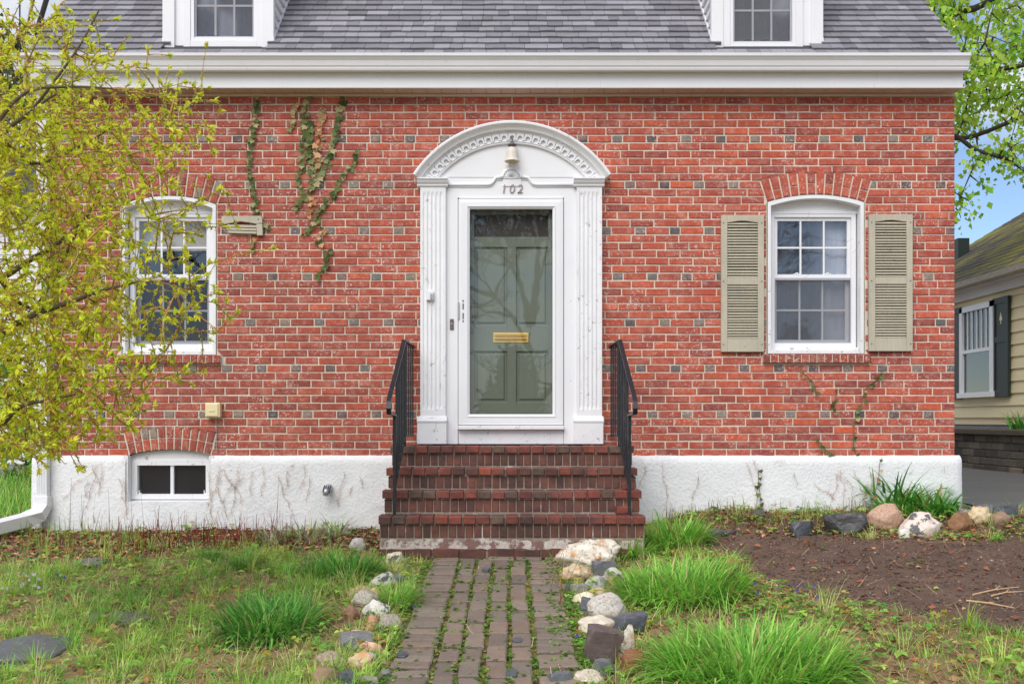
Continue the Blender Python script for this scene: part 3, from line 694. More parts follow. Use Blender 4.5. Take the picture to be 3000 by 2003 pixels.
# downspout: corrugated rectangular pipe, elbow at the top and a long leader at the foot
dsx = -4.105
def corr(x0, x1, y0, y1, z0, z1, mbx):
    cs = [(x0, y1), (x0, y0)]
    for i in range(1, 6):
        t = i / 6; cs += [(x0 + (x1 - x0) * (t - 0.035), y0), (x0 + (x1 - x0) * t, y0 + 0.005), (x0 + (x1 - x0) * (t + 0.035), y0)]
    cs += [(x1, y0), (x1, y1)]
    n = len(cs); mbx.add([(x, y, z0) for x, y in cs] + [(x, y, z1) for x, y in cs], [(i, (i + 1) % n, (i + 1) % n + n, i + n) for i in range(n)] + [tuple(range(n)), tuple(range(2 * n - 1, n - 1, -1))])
dso = MB(); corr(dsx - 0.048, dsx + 0.042, -0.135, -0.068, 0.40, 3.86, dso)
ds = dso.build('downspout', M['alu'], house)
def boxpipe(pts, w, h):
    mbx = MB(); k = len(pts); vv = []
    for i, p in enumerate(pts):
        t = (Vector(pts[min(i + 1, k - 1)]) - Vector(pts[max(0, i - 1)])).normalized()
        sx_ = Vector((1, 0, 0)); sx_ = (sx_ - t * sx_.dot(t)); sx_ = sx_.normalized() if sx_.length > 0.3 else Vector((0, -1, 0)); u = t.cross(sx_)
        for a, b in ((-1, -1), (1, -1), (1, 1), (-1, 1)): vv.append(Vector(p) + sx_ * a * w / 2 + u * b * h / 2)
    ff = [(i * 4 + j, i * 4 + (j + 1) % 4, i * 4 + 4 + (j + 1) % 4, i * 4 + 4 + j) for i in range(k - 1) for j in range(4)] + [(0, 1, 2, 3), tuple(range(k * 4 - 4, k * 4))]
    return mbx.add(vv, ff)
boxpipe([(dsx, -0.102, 3.87), (dsx, -0.12, 3.93), (dsx, -0.22, 4.02), (dsx, -0.235, 4.085)], 0.086, 0.064).build('elbow', M['alu'], ds, bevel=0.004)
boxpipe([(dsx, -0.102, 0.41), (dsx, -0.108, 0.33), (dsx - 0.02, -0.15, 0.255), (dsx - 0.09, -0.25, 0.215), (dsx - 0.22, -0.50, 0.175), (dsx - 0.45, -1.05, 0.09)], 0.118, 0.105).build('leader', M['alu'], ds, bevel=0.005)
for zz in (1.2, 2.9):
    MB().box(dsx - 0.056, dsx + 0.05, -0.139, -0.0, zz, zz + 0.03).build('strap', M['alu'], ds)

# ------------------------------------------------------------------ roof with shingles
RY0, RZ0, SLP = -0.255, 4.205, R(45)
def roofpt(x, s, h=0.0):                            # s metres up the slope, h above it
    return (x, RY0 + s * math.cos(SLP) - h * math.sin(SLP), RZ0 + s * math.sin(SLP) + h * math.cos(SLP))
RX0, RX1 = -4.215, 3.895
RLEN = 5.2
mb = MB(); yr, zr = RY0 + RLEN * math.cos(SLP), RZ0 + RLEN * math.sin(SLP)
for (xa, xb) in ((RX0, RX1),):
    mb.add([roofpt(xa, 0, -0.02), roofpt(xb, 0, -0.02), roofpt(xb, RLEN, -0.02), roofpt(xa, RLEN, -0.02), (xa, 2 * yr - RY0, RZ0), (xb, 2 * yr - RY0, RZ0)],
           [(0, 1, 2, 3), (3, 2, 5, 4), (0, 3, 4), (1, 5, 2)])
roof = mb.build('roof', M['roofbase'], house)
MB().add([(RX0, RY0 + 0.0, RZ0 - 0.024), (RX1, RY0, RZ0 - 0.024), (RX1, RY0 - 0.008, RZ0 + 0.004), (RX0, RY0 - 0.008, RZ0 + 0.004)], [(0, 1, 2, 3)]).build('drip_edge', M['bronze'], roof)
SHC = [S(138, 136, 142), S(127, 125, 131), S(150, 148, 154), S(118, 116, 122), S(132, 130, 135), S(143, 141, 146)]
def shingle_geo(w, e, th=0.019):
    # origin at the butt's left corner on the slope; x across, local s up the slope
    j = [rnd.uniform(-0.004, 0.004) for _ in range(6)]
    pts = [(0.0015, j[0], 0.004), (w * 0.5, j[1], 0.003 + rnd.uniform(0, .003)), (w - 0.0015, j[2], 0.004)]
    vv = []
    for (x_, s_, h_) in pts: vv += [(x_, s_, h_), (x_, s_, h_ + th)]
    for x_ in (0.0015, w * 0.5, w - 0.0015): vv += [(x_, e + 0.02, 0.0), (x_, e + 0.02, 0.003)]
    ff = [(0, 2, 3, 1), (2, 4, 5, 3), (1, 3, 9, 7), (3, 5, 11, 9), (0, 1, 7, 6), (4, 10, 11, 5)]
    return vv, ff
EXPO = 0.114
DRM = [(-3.075, -2.085), (1.745, 2.735)]
rest = MB(); restc = []; shown = 0; SH = {}
ROT = Matrix.Rotation(SLP, 4, 'X')
for k in range(int(RLEN / EXPO)):
    s0 = k * EXPO; x = RX0 - rnd.uniform(0, 0.1)
    while x < RX1:
        w = rnd.choice((0.09, 0.11, 0.14, 0.17, 0.2)); xa, xb = max(x, RX0), min(x + w, RX1); x += w
        if xb - xa < 0.03: continue
        hidden = any(a - 0.02 < xa and xb < b + 0.02 for a, b in DRM) and 0.02 < s0 < 1.9
        if hidden: continue
        flare = 0.012 * max(0, 1 - abs(xa - RX0) / 0.5) * 1.0
        colr = np.array(rnd.choice(SHC)) * rnd.uniform(0.93, 1.07)
        if xb - xa == w and s0 < 1.1 and shown < 298 and k > 0:
            shown += 1
            key = (w, rnd.randrange(4))
            if key not in SH:
                m_ = MB().add(*shingle_geo(w, EXPO)); SH[key] = m_.mesh('shingle'); SH[key].materials.append(M['shingle_o'])
            o = link('shingle', SH[key], roof, color=colr)
            o.matrix_local = Matrix.Translation(roofpt(xa, s0 + rnd.uniform(-.004, .004))) @ ROT
        else:
            vv, ff = shingle_geo(xb - xa, EXPO)
            mt = Matrix.Translation(roofpt(xa, s0)) @ ROT
            rest.add([tuple(mt @ Vector(p)) for p in vv], ff); restc += [tuple(colr)] * len(vv)
ro = rest.build('shingle', M['shingle_a'], roof, kind='stuff')
ca = ro.data.color_attributes.new('Col', 'FLOAT_COLOR', 'POINT')
ca.data.foreach_set('color', np.concatenate([np.array(restc, np.float32), np.ones((len(restc), 1), np.float32)], 1).ravel())

# ------------------------------------------------------------------ dormers
def dormer(px0, px1, wx0, wx1, pyb, side):
    s = 333.0; fy = -0.075
    x0, x1 = (px0 - 1500) / s, (px1 - 1500) / s
    gx0, gx1 = (wx0 - 1500) / s, (wx1 - 1500) / s; gz0 = CZ + (HY - pyb) / s; gz1 = gz0 + 1.05
    z0, z1 = 4.19, gz1 + 0.35; xc = (x0 + x1) / 2
    rs = lambda y: RZ0 + (y - RY0)                  # roof height at depth y
    yb = z1 - RZ0 + RY0
    # body: front wall with an opening and two triangular cheeks
    cb = 0.105
    mb = MB().box(x0 + 0.03, gx0 - 0.05, fy + 0.012, fy + 0.05, z0 + 0.06, z1).box(gx1 + 0.05, x1 - 0.03, fy + 0.012, fy + 0.05, z0 + 0.06, z1)
    mb.box(gx0 - 0.05, gx1 + 0.05, fy + 0.012, fy + 0.05, z0 + 0.06, gz0 - 0.05).box(gx0 - 0.05, gx1 + 0.05, fy + 0.012, fy + 0.05, gz1 + 0.05, z1)
    for xx in (x0 + 0.02, x1 - 0.035):
        mb.add([(xx, fy + 0.05, rs(fy + 0.05) - 0.03), (xx, fy + 0.05, z1), (xx, yb, z1), (xx + 0.015, fy + 0.05, rs(fy + 0.05) - 0.03), (xx + 0.015, fy + 0.05, z1), (xx + 0.015, yb, z1)],
               [(0, 1, 2), (5, 4, 3), (0, 3, 4, 1), (1, 4, 5, 2), (2, 5, 3, 0)])
    body = mb.build('dormer', M['white'], house)
    for (a, b) in ((x0, x0 + cb), (x1 - cb, x1)):
        MB().box(a, b, fy - 0.012, fy + 0.055, z0 + 0.09, z1).build('corner_board', M['white'], body, bevel=0.003)
    # apron under the window, sitting on the shingles
    MB().add([(x0 + 0.035, fy - 0.105, z0 + 0.012), (x1 - 0.035, fy - 0.105, z0 + 0.012), (x1 - 0.085, fy - 0.03, z0 + 0.092), (x0 + 0.085, fy - 0.03, z0 + 0.092), (x0 + 0.035, fy - 0.02, z0 + 0.005), (x1 - 0.035, fy - 0.02, z0 + 0.005)],
             [(0, 1, 2, 3), (0, 3, 4), (1, 5, 2), (0, 4, 5, 1)]).build('apron', M['white'], body)
    ring4(gx0 - 0.105, gx1 + 0.105, gz0 - 0.125, gz1 + 0.1, fy - 0.002, fy + 0.03, 0.062, 0.07).build('casing', M['white'], body, bevel=0.003)
    ring4(gx0 - 0.043, gx1 + 0.043, gz0 - 0.055, gz1 + 0.04, fy + 0.006, fy + 0.06, 0.030).build('frame', M['whiteclean'], body, bevel=0.003)
    ring4(gx0 - 0.012, gx1 + 0.012, gz0 - 0.024, gz1, fy + 0.028, fy + 0.05, 0.014).build('sash', M['greyframe'], body)
    zh = (CZ + (HY + 25 - 0) / s) + 0.12
    for zz0, zz1 in ((gz0, zh),):
        panes(body, gx0, gx1, gz0, gz1, fy + 0.048, 3, 4, M['wglass']); muntins(body, gx0, gx1, gz0, gz1, fy + 0.046, 3, 4, M['whiteclean'], 0.017)
    MB().add([(gx0, fy + 0.036, gz0), (gx1, fy + 0.036, gz0), (gx1, fy + 0.036, gz1), (gx0, fy + 0.036, gz1)], [(0, 1, 2, 3)]).build('insect_screen', M['screen'], body)
    wavy(gx0 - 0.05, gx1 + 0.05, gz0 - 0.05, gz1 + 0.05, fy + 0.085, 0.010, 4).build('curtain', M['curtain'], body, smooth=True)
    # clapboards on the cheek that faces the middle of the house, facing the middle of the house
    for xx, sg in ((x1 - 0.022, 1), (x0 + 0.022, -1)):
        for i in range(14):
            za = rs(fy + 0.056) + 0.02 + 0.105 * i; y0_ = fy + 0.056
            if za > z1 - 0.12: break
            q = [(y0_, za), (za - RZ0 + RY0, za), (za + 0.104 - RZ0 + RY0, za + 0.104), (y0_, za + 0.104)]
            o1, o2 = (0.002, 0.026)
            MB().add([(xx + sg * o2, *q[0]), (xx + sg * o2, *q[1]), (xx + sg * o1, *q[2]), (xx + sg * o1, *q[3]), (xx, *q[0]), (xx, *q[1])],
                     [(0, 1, 2, 3), (0, 4, 5, 1)]).build('siding_board', M['white'], body)
        MB().add([(xx, fy - 0.01, rs(fy - 0.01) + 0.0), (xx + sg * 0.026, fy - 0.01, rs(fy - 0.01) + 0.0), (xx + sg * 0.026, yb, rs(yb)), (xx, yb, rs(yb)),
                  (xx, fy - 0.01, rs(fy - 0.01) + 0.05), (xx + sg * 0.026, fy - 0.01, rs(fy - 0.01) + 0.05), (xx + sg * 0.026, yb, rs(yb) + 0.05), (xx, yb, rs(yb) + 0.05)],
                 [(0, 1, 5, 4), (1, 2, 6, 5), (2, 3, 7, 6), (3, 0, 4, 7), (4, 5, 6, 7)]).build('skirt_board', M['white'], body)
    # gable roof above
    zp = z1 + 0.32; ybk = zp - RZ0 + RY0
    MB().add([(x0 - 0.1, fy - 0.12, z1 - 0.06), (x1 + 0.1, fy - 0.12, z1 - 0.06), (xc, fy - 0.12, zp), (x0 - 0.1, yb, z1 - 0.06), (x1 + 0.1, yb, z1 - 0.06), (xc, ybk, zp)],
             [(0, 1, 2), (0, 2, 5, 3), (1, 4, 5, 2), (0, 3, 4, 1)]).build('gable', M['white'], body)
dormer(478, 803, 573, 739, 101, 1); dormer(2083, 2410, 2153, 2317, 115, -1)
#%%PART3
# ------------------------------------------------------------------ entrance: surround, storm door, panelled door
ES = 333.0
ex = lambda px: (px - 1500) / ES
ez = lambda py: CZ + (HY - py) / ES
SILLZ = 0.866
mb = MB().box(ex(1300), ex(1341), -0.055, 0.10, SILLZ, ez(578)).box(ex(1652), ex(1697), -0.055, 0.10, SILLZ, ez(578))
mb.box(ex(1300), ex(1697), -0.055, 0.10, ez(578), 3.215)
sur = mb.build('door_surround', M['white'], house)
MB().box(ex(1343), ex(1651), -0.050, 0.10, SILLZ, ez(1259)).build('kick_board', M['peel'], sur)
MB().box(ex(1342), ex(1652), -0.105, 0.10, ez(1258), ez(1246)).build('threshold', M['peel'], sur, bevel=0.006)
MB().tube([(ex(1345), -0.058, ez(580)), (ex(1649), -0.058, ez(580))], 0.010, 8).build('drip_cap', M['white'], sur)
def pilaster(x0, x1):
    z0, z1 = ez(1219), ez(548); yb, yf = -0.0, -0.092
    n = 61; zs = [z0, z0 + 0.055, z0 + 0.075, z0 + 0.095, z1 - 0.085, z1 - 0.065, z1 - 0.045, z1]; dep = [0, 0, 0.6, 1, 1, 0.6, 0, 0]
    vv = []
    for z, dd in zip(zs, dep):
        for i in range(n):
            t = i / (n - 1); u = (t - 0.09) / 0.82 * 5; fl = 0
            if 0 < u < 5:
                q = (u % 1 - 0.5) / 0.36
                if abs(q) < 1: fl = math.sqrt(1 - q * q)
            vv.append((x0 + (x1 - x0) * t, yf + 0.009 * fl * dd, z))
    ff = [(r_ * n + i, r_ * n + i + 1, (r_ + 1) * n + i + 1, (r_ + 1) * n + i) for r_ in range(7) for i in range(n - 1)]
    mbx = MB().add(vv, ff).box(x0, x1, -0.078, yb, z0, z1)
    mbx.add([(x0, yf, z0), (x0, -0.078, z0), (x0, -0.078, z1), (x0, yf, z1), (x1, yf, z0), (x1, -0.078, z0), (x1, -0.078, z1), (x1, yf, z1)], [(0, 1, 2, 3), (4, 7, 6, 5)])
    p = mbx.build('pilaster', M['peel'], sur)
    MB().box(x0 - 0.026, x1 + 0.010, -0.118, 0, SILLZ, ez(1236)).build('plinth', M['peel'], p, bevel=0.004)
    MB().extrude_x([(0, ez(1236)), (-0.124, ez(1236)), (-0.124, ez(1231)), (-0.115, ez(1228)), (-0.108, ez(1222)), (-0.095, ez(1219)), (0, ez(1219))], x0 - 0.028, x1 + 0.012).build('base_moulding', M['peel'], p)
    MB().extrude_x([(0, ez(549)), (-0.100, ez(549)), (-0.106, ez(546)), (-0.106, ez(542)), (-0.118, ez(539)), (-0.126, ez(534)), (-0.128, ez(530)), (-0.140, ez(529)), (-0.140, ez(525)), (0, ez(525))], x0 - 0.028, x1 + 0.020).build('capital', M['white'], p)
pilaster(ex(1232), ex(1306)); pilaster(ex(1689), ex(1763))
# arched pediment
HA = math.asin(0.862 / PR)
def arc_sweep(prof, a0, a1, n=72):
    m_ = MB(); k = len(prof); vv = []
    for i in range(n + 1):
        t = a0 + (a1 - a0) * i / n
        for r_, y_ in prof: vv.append((r_ * math.sin(t), y_, PZ + r_ * math.cos(t)))
    ff = [(i * k + j, i * k + (j + 1) % k, (i + 1) * k + (j + 1) % k, (i + 1) * k + j) for i in range(n) for j in range(k)]
    return m_.add(vv, ff + [tuple(range(k)), tuple(range(n * k, n * k + k))])
pp = [(PR, -0.0), (PR, -0.165), (1.026, -0.172), (1.012, -0.170), (1.000, -0.155), (0.985, -0.140), (0.972, -0.132), (0.966, -0.130), (0.964, -0.112), (0.956, -0.110), (0.952, -0.100), (0.945, -0.098), (0.943, -0.076), (0.884, -0.076),
      (0.884, -0.088), (0.874, -0.092), (0.868, -0.086), (0.858, -0.084), (0.852, -0.070), (0.852, -0.0)]
ped = arc_sweep(pp, -HA, HA).build('pediment', M['peel'], sur)
tymp = [(PR * 0.9 * math.sin(-HA + 2 * HA * i / 40), PZ + 0.9 * PR * math.cos(-HA + 2 * HA * i / 40)) for i in range(41)]
zl = 3.212
MB().prism([(-0.80, zl), (0.80, zl)] + [(x_, z_) for x_, z_ in reversed(tymp) if z_ > zl + 0.004], -0.060, 0.0).build('tympanum', M['white'], ped)
# dentils: small round-headed niches between blocks
def dentil_mesh():
    w, h, nw = 0.0665, 0.060, 0.040; K = 8
    inner = [(nw / 2 * math.cos(math.pi * i / K), h * 0.34 + nw / 2 * math.sin(math.pi * i / K)) for i in range(K + 1)]
    poly = [(-w / 2, 0), (-nw / 2, 0)] + list(reversed(inner)) + [(nw / 2, 0), (w / 2, 0), (w / 2, h), (-w / 2, h)]
    me = MB().prism(poly, -0.098, -0.075).mesh('dentil'); me.materials.append(M['white']); return me
dm = dentil_mesh(); nd = 25; ha2 = HA - 0.02
for i in range(nd):
    t = -ha2 + 2 * ha2 * (i + 0.5) / nd
    o = link('dentil', dm, ped); o.matrix_local = Matrix.Translation((0.884 * math.sin(t), 0, PZ + 0.884 * math.cos(t))) @ Matrix.Rotation(t, 4, 'Y')
# moulding that steps up round the shell
half = [(ex(1306), ez(541)), (ex(1430), ez(541)), (ex(1440), ez(538)), (ex(1447), ez(530)), (ex(1452), ez(521)), (ex(1458), ez(520)), (ex(1473), ez(520))]
shell_c = (0.0, ez(522))
arc_ = [(0.083 * math.cos(math.pi - math.pi * i / 14), shell_c[1] + 0.083 * math.sin(math.pi * i / 14)) for i in range(15)]
line = [(x_, -0.063, z_) for x_, z_ in half + arc_] + [(-x_, -0.063, z_) for x_, z_ in reversed(half)]
mm = MB().tube(line, 0.013, 8).tube([(p[0], -0.058, p[2] - 0.018) for p in line[:7]], 0.006, 6).tube([(p[0], -0.058, p[2] - 0.018) for p in line[-7:]], 0.006, 6)
mm.build('moulding', M['white'], sur, smooth=True)
MB().prism([(ex(1473), ez(545)), (ex(1527), ez(545)), (ex(1527), ez(521)), (ex(1473), ez(521))], -0.064, -0.05).build('keystone_board', M['white'], sur)
mb = MB()
for i in range(9):
    t = math.pi * (i + 0.5) / 9; dx_, dz_ = math.cos(t), math.sin(t)
    mb.tube([(0.014 * dx_, -0.066, shell_c[1] + 0.004 + 0.014 * dz_), (0.04 * dx_, -0.070, shell_c[1] + 0.004 + 0.04 * dz_), (0.066 * dx_, -0.066, shell_c[1] + 0.004 + 0.062 * dz_)], [0.003, 0.007, 0.010], 8)
mb.tube([(-0.078, -0.066, shell_c[1]), (0.078, -0.066, shell_c[1])], 0.006, 6)
mb.build('shell_ornament', M['white'], sur, smooth=True)
# house number
for ch, px_ in (('1', 1466), ('0', 1490), ('2', 1514)):
    cu = bpy.data.curves.new('digit', 'FONT'); cu.body = ch; cu.size = 0.108; cu.extrude = 0.005; cu.shear = 0.15; cu.offset = -0.0018; cu.bevel_depth = 0.0006
    to = bpy.data.objects.new('tmp', cu); COL.objects.link(to)
    bpy.context.view_layer.update()
    me = bpy.data.meshes.new_from_object(to.evaluated_get(bpy.context.evaluated_depsgraph_get())); bpy.data.objects.remove(to)
    me.materials.clear(); me.materials.append(M['digit'])
    o = link('house_number', me, sur); o.matrix_local = Matrix.Translation((ex(px_), -0.062, ez(565))) @ Matrix.Rotation(R(90), 4, 'X')
# storm door
sx0, sx1, sz0, sz1 = ex(1343), ex(1650), ez(1244), ez(584)
gx0, gx1, gz0, gz1 = ex(1376), ex(1619), ez(1213), ez(612)
mb = MB()
o_ = [(sx0, sz0), (sx1, sz0), (sx1, sz1), (sx0, sz1)]; i_ = [(gx0, gz0), (gx1, gz0), (gx1, gz1), (gx0, gz1)]
m1 = [(sx0 + 0.03, sz0 + 0.03), (sx1 - 0.03, sz0 + 0.03), (sx1 - 0.03, sz1 - 0.03), (sx0 + 0.03, sz1 - 0.03)]
m2 = [(gx0 - 0.022, gz0 - 0.022), (gx1 + 0.022, gz0 - 0.022), (gx1 + 0.022, gz1 + 0.022), (gx0 - 0.022, gz1 + 0.022)]
rings = [(o_, -0.02), (o_, -0.070), (m1, -0.074), (m2, -0.074), (m2, -0.081), (i_, -0.064), (i_, -0.03)]
vv = [(x_, y_, z_) for r_, y_ in rings for x_, z_ in r_]
ff = [(a * 4 + j, a * 4 + (j + 1) % 4, a * 4 + 4 + (j + 1) % 4, a * 4 + 4 + j) for a in range(len(rings) - 1) for j in range(4)]
storm = mb.add(vv, ff).build('storm_door', M['whiteclean'], house)
MB().add([(gx0, -0.055, gz0), (gx1, -0.055, gz0), (gx1, -0.055, gz1), (gx0, -0.055, gz1)], [(0, 1, 2, 3)]).build('glass', M['glass'], storm)
MB().box(ex(1341), ex(1346), -0.082, -0.06, ez(935), ez(886)).build('latch_plate', M['steel'], storm)
for py_, hh in ((882, 3), (898, 9), (926, 9), (941, 3)):
    MB().box(ex(1355), ex(1359), -0.0755, -0.072, ez(py_ + hh), ez(py_ - hh)).build('handle_hole', M['bronze'], storm)
# wooden door behind it
dx0, dx1, dz0, dz1 = ex(1350), ex(1646), ez(1246), ez(586); DY = 0.035
cols = [(ex(1388), ex(1486)), (ex(1512), ex(1608))]; rows_ = [(ez(1178), ez(1026)), (ez(951), ez(718))]
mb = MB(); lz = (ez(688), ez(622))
mb.box(dx0, cols[0][0], DY, DY + 0.045, dz0, dz1).box(cols[1][1], dx1, DY, DY + 0.045, dz0, dz1).box(cols[0][1], cols[1][0], DY, DY + 0.045, dz0, rows_[1][1])
for ca_, cb_ in cols:
    zz = [dz0, rows_[0][0], rows_[0][1], rows_[1][0], rows_[1][1], lz[0]]
    for a in (0, 2, 4): mb.box(ca_, cb_, DY + 0.0005, DY + 0.045, zz[a], zz[a + 1])
mb.box(cols[0][1], cols[1][0], DY + 0.0005, DY + 0.045, rows_[1][1], lz[0])
mb.box(cols[0][0], cols[1][1], DY + 0.0005, DY + 0.045, lz[1], dz1)
door = mb.build('front_door', M['green'], house, bevel=0.002)
for ca_, cb_ in cols:
    for za, zb_ in rows_:
        o1 = [(ca_, za), (cb_, za), (cb_, zb_), (ca_, zb_)]; ins = lambda q: [(ca_ + q, za + q), (cb_ - q, za + q), (cb_ - q, zb_ - q), (ca_ + q, zb_ - q)]
        rg = [(o1, DY + 0.002), (ins(0.010), DY + 0.018), (ins(0.020), DY + 0.018), (ins(0.034), DY + 0.006)]
        vv = [(x_, y_, z_) for r_, y_ in rg for x_, z_ in r_]
        ff = [(a * 4 + j, a * 4 + (j + 1) % 4, a * 4 + 4 + (j + 1) % 4, a * 4 + 4 + j) for a in range(3) for j in range(4)] + [(12, 13, 14, 15)]
        MB().add(vv, ff).build('panel', M['green'], door)
MB().box(cols[0][0], cols[1][1], DY + 0.02, DY + 0.03, lz[0], lz[1]).build('reflection_band', M['room'], door)  # dark strip, no window: stands in for dark tree reflections in the storm glass
mx0, mx1, mz0, mz1 = ex(1444), ex(1549), ez(1001), ez(972)
ms = MB().box(mx0, mx1, DY - 0.006, DY, mz0, mz1).build('mail_slot', M['brass'], door, bevel=0.002)
mh = (mz1 - mz0)
for q in (0.22, 0.60):
    MB().extrude_x([(DY - 0.006, mz0 + mh * q), (DY - 0.016, mz0 + mh * (q + 0.05)), (DY - 0.018, mz0 + mh * (q + 0.14)), (DY - 0.008, mz0 + mh * (q + 0.24)), (DY - 0.006, mz0 + mh * (q + 0.24))], mx0 + 0.018, mx1 - 0.018).build('flap', M['brass'], ms)
for py_ in (935, 965, 1025):
    MB().lathe([(0, 0.02), (0.018, 0.02), (0.024, 0.006), (0.024, 0)], 0, 0, 14).build('door_knob', M['bronze'], door).matrix_local = Matrix.Translation((ex(1379), DY, ez(py_))) @ Matrix.Rotation(R(90), 4, 'X')
bell = MB().box(ex(1318), ex(1329), -0.066, -0.055, ez(965), ez(934)).build('doorbell', M['bronze'], sur, bevel=0.003)
MB().lathe([(0, 0.006), (0.008, 0.006), (0.010, 0)], 0, 0, 12).build('button', M['steel'], bell).matrix_local = Matrix.Translation((ex(1323.5), -0.066, ez(949))) @ Matrix.Rotation(R(90), 4, 'X')

# small fittings on the facade
lp = thing('wall_lamp', (0, -0.06, ez(480)), 'small porch lamp with frosted bell shade above the house number', 'lamp')
lx = ex(1500); ly = -0.125
MB().tube([(lx, -0.06, ez(413)), (lx, -0.09, ez(408)), (lx, ly, ez(409)), (lx + 0.004, ly, ez(420))], 0.006, 8).lathe([(0, 0), (0.03, 0), (0.03, 0.0)], lx, -0.06, 10).build('bracket', M['bronze'], lp, smooth=True)
MB().lathe([(0.004, ez(418)), (0.014, ez(419)), (0.018, ez(425)), (0.040, ez(429)), (0.042, ez(432)), (0.026, ez(433)), (0.022, ez(438)), (0.030, ez(440))], lx, ly, 20).build('cap', M['bronze'], lp, smooth=True)
MB().lathe([(0.028, ez(437)), (0.044, ez(444)), (0.050, ez(455)), (0.052, ez(468)), (0.058, ez(474)), (0.066, ez(477)), (0.064, ez(479)), (0.054, ez(475)), (0.048, ez(466)), (0.046, ez(455))], lx, ly, 24).build('lamp_shade', M['frost'], lp, smooth=True)
lb = thing('lock_box', (ex(1260), -0.09, ez(883)), 'small white key lock box on the left fluted pilaster', 'lock box')
MB().box(ex(1250), ex(1271), -0.122, -0.090, ez(881), ez(854)).build('case', M['whiteclean'], lb, bevel=0.004)
MB().box(ex(1262), ex(1268), -0.134, -0.122, ez(878), ez(862)).build('hasp', M['steel'], lb, bevel=0.002)
ub = thing('utility_box', ((624 - 1500) / 331, -0.01, CZ + (HY - 1225) / 331), 'cream plastic utility box on the brick wall beside the basement arch', 'utility box')
ux = lambda p: (p - 1500) / 332.5
uz = lambda p: CZ + (HY - p) / 332.5
MB().box(ux(603), ux(646), -0.075, -0.010, uz(1222), uz(1179)).build('case', M['plastic'], ub, bevel=0.006)
MB().box(ux(606), ux(641), -0.084, -0.075, uz(1219), uz(1183)).build('cover', M['plastic'], ub, bevel=0.004)
MB().box(ux(615), ux(631), -0.088, -0.084, uz(1205), uz(1200)).build('latch', M['plastic'], ub, bevel=0.001)
MB().tube([(ux(630), -0.03, uz(1224)), (ux(631), -0.020, uz(1270)), (ux(632), -0.018, uz(1325))], 0.003, 6).build('wire', M['steel'], ub)
bs = thing('broken_shutter', (ux(705), -0.01, uz(690)), 'broken grey shutter fragment with three slats and ivy beside the left window', 'shutter')
# px box 648..770 x 632..687
def tilt_box(x0, x1, y0, y1, z0, z1, ang, name, mat, par):
    o = MB().box(-(x1 - x0) / 2, (x1 - x0) / 2, y0, y1, -(z1 - z0) / 2, (z1 - z0) / 2).build(name, mat, None, bevel=0.002)
    o.parent = par; o.matrix_parent_inverse = Matrix.Translation(-Vector(par.location)); o.matrix_basis = Matrix.Translation(((x0 + x1) / 2, 0, (z0 + z1) / 2)) @ Matrix.Rotation(ang, 4, 'Y'); return o
MB().prism([(ux(648), uz(657)), (ux(664), uz(655)), (ux(680), uz(652)), (ux(704), uz(648)), (ux(728), uz(651)), (ux(748), uz(655)), (ux(768), uz(653)), (ux(766), uz(632)), (ux(648), uz(632))], -0.045, -0.012).build('rail', M['shutter'], bs, bevel=0.003)
for q in ((664, 752, 658, 665), (662, 750, 667, 674), (666, 750, 676, 683)):
    tilt_box(ux(q[0]), ux(q[1]), -0.040, -0.014, uz(q[3]), uz(q[2]), 0.03, 'slat', M['shutter'], bs)
tilt_box(ux(751), ux(768), -0.044, -0.012, uz(689), uz(655), -0.04, 'stile', M['shutter'], bs)
pv = thing('pipe_stub', ((960 - 1500) / 333, -0.06, CZ + (HY - 1450) / 333), 'taped black and silver pipe stub poking from the white foundation', 'pipe')
c0 = Vector(((962 - 1500) / 334, -0.05, CZ + (HY - 1428) / 334))
MB().tube([c0, c0 + Vector((-0.003, -0.06, -0.01)), c0 + Vector((-0.008, -0.10, -0.03)), c0 + Vector((-0.01, -0.12, -0.055))], [0.034, 0.034, 0.032, 0.026], 12).build('pipe', M['steel'], pv, smooth=True)
for k in range(4):
    a = c0 + Vector((-0.028 + 0.018 * k, -0.062, 0.022 - 0.002 * k)); MB().tube([a, a + Vector((0, -0.045, -0.018)), a + Vector((-0.004, -0.066, -0.055))], 0.005, 6).build('tape_strip', M['rubber'], pv)

# ------------------------------------------------------------------ brick steps
SX = 1.030
treads = [(-1.20, 0.338), (-0.955, 0.514), (-0.705, 0.685), (-0.45, 0.858)]
steps = thing('brick_steps', (0, -0.6, 0.0), 'four brick front steps with rowlock treads leading to the white door', 'steps')
mb = MB()
prev = -0.12
for i, (y_, z_) in enumerate(treads):
    mb.box(-SX + 0.012 * (i + 1), SX - 0.012 * (i + 1), y_ + 0.012, -0.062 - 0.001 * i, prev, z_ - 0.010); prev = z_ - 0.011
mb.build('mortar_core', M['stepmortar'], steps)
STC = [S(112, 68, 55), S(104, 64, 53), S(118, 70, 55), S(98, 62, 53), S(110, 70, 58)]
LIPC = [S(136, 70, 56), S(122, 66, 56), S(146, 72, 54), S(112, 68, 58), S(130, 64, 52), S(104, 80, 68)]
def unitbrick(w, d, h, nm):
    m_ = MB(); vv, ff = brick_shape(0, w, 0, w, 0, h, 0, d, 0.0022, 0.005); m_.add(vv, ff); me = m_.mesh(nm); me.materials.append(M['stepbrick'])
    bm = bmesh.new(); bm.from_mesh(me); bmesh.ops.holes_fill(bm, edges=bm.edges[:]); bmesh.ops.recalc_face_normals(bm, faces=bm.faces[:]); bm.to_mesh(me); bm.free(); return me
LIP = [unitbrick(0.097, 0.205, 0.058, 'tread_brick') for _ in range(6)]
RIS = [unitbrick(0.056, 0.07, 0.098, 'riser_brick') for _ in range(6)]
BAS = [unitbrick(0.2, 0.1, 0.075, 'base_brick') for _ in range(4)]
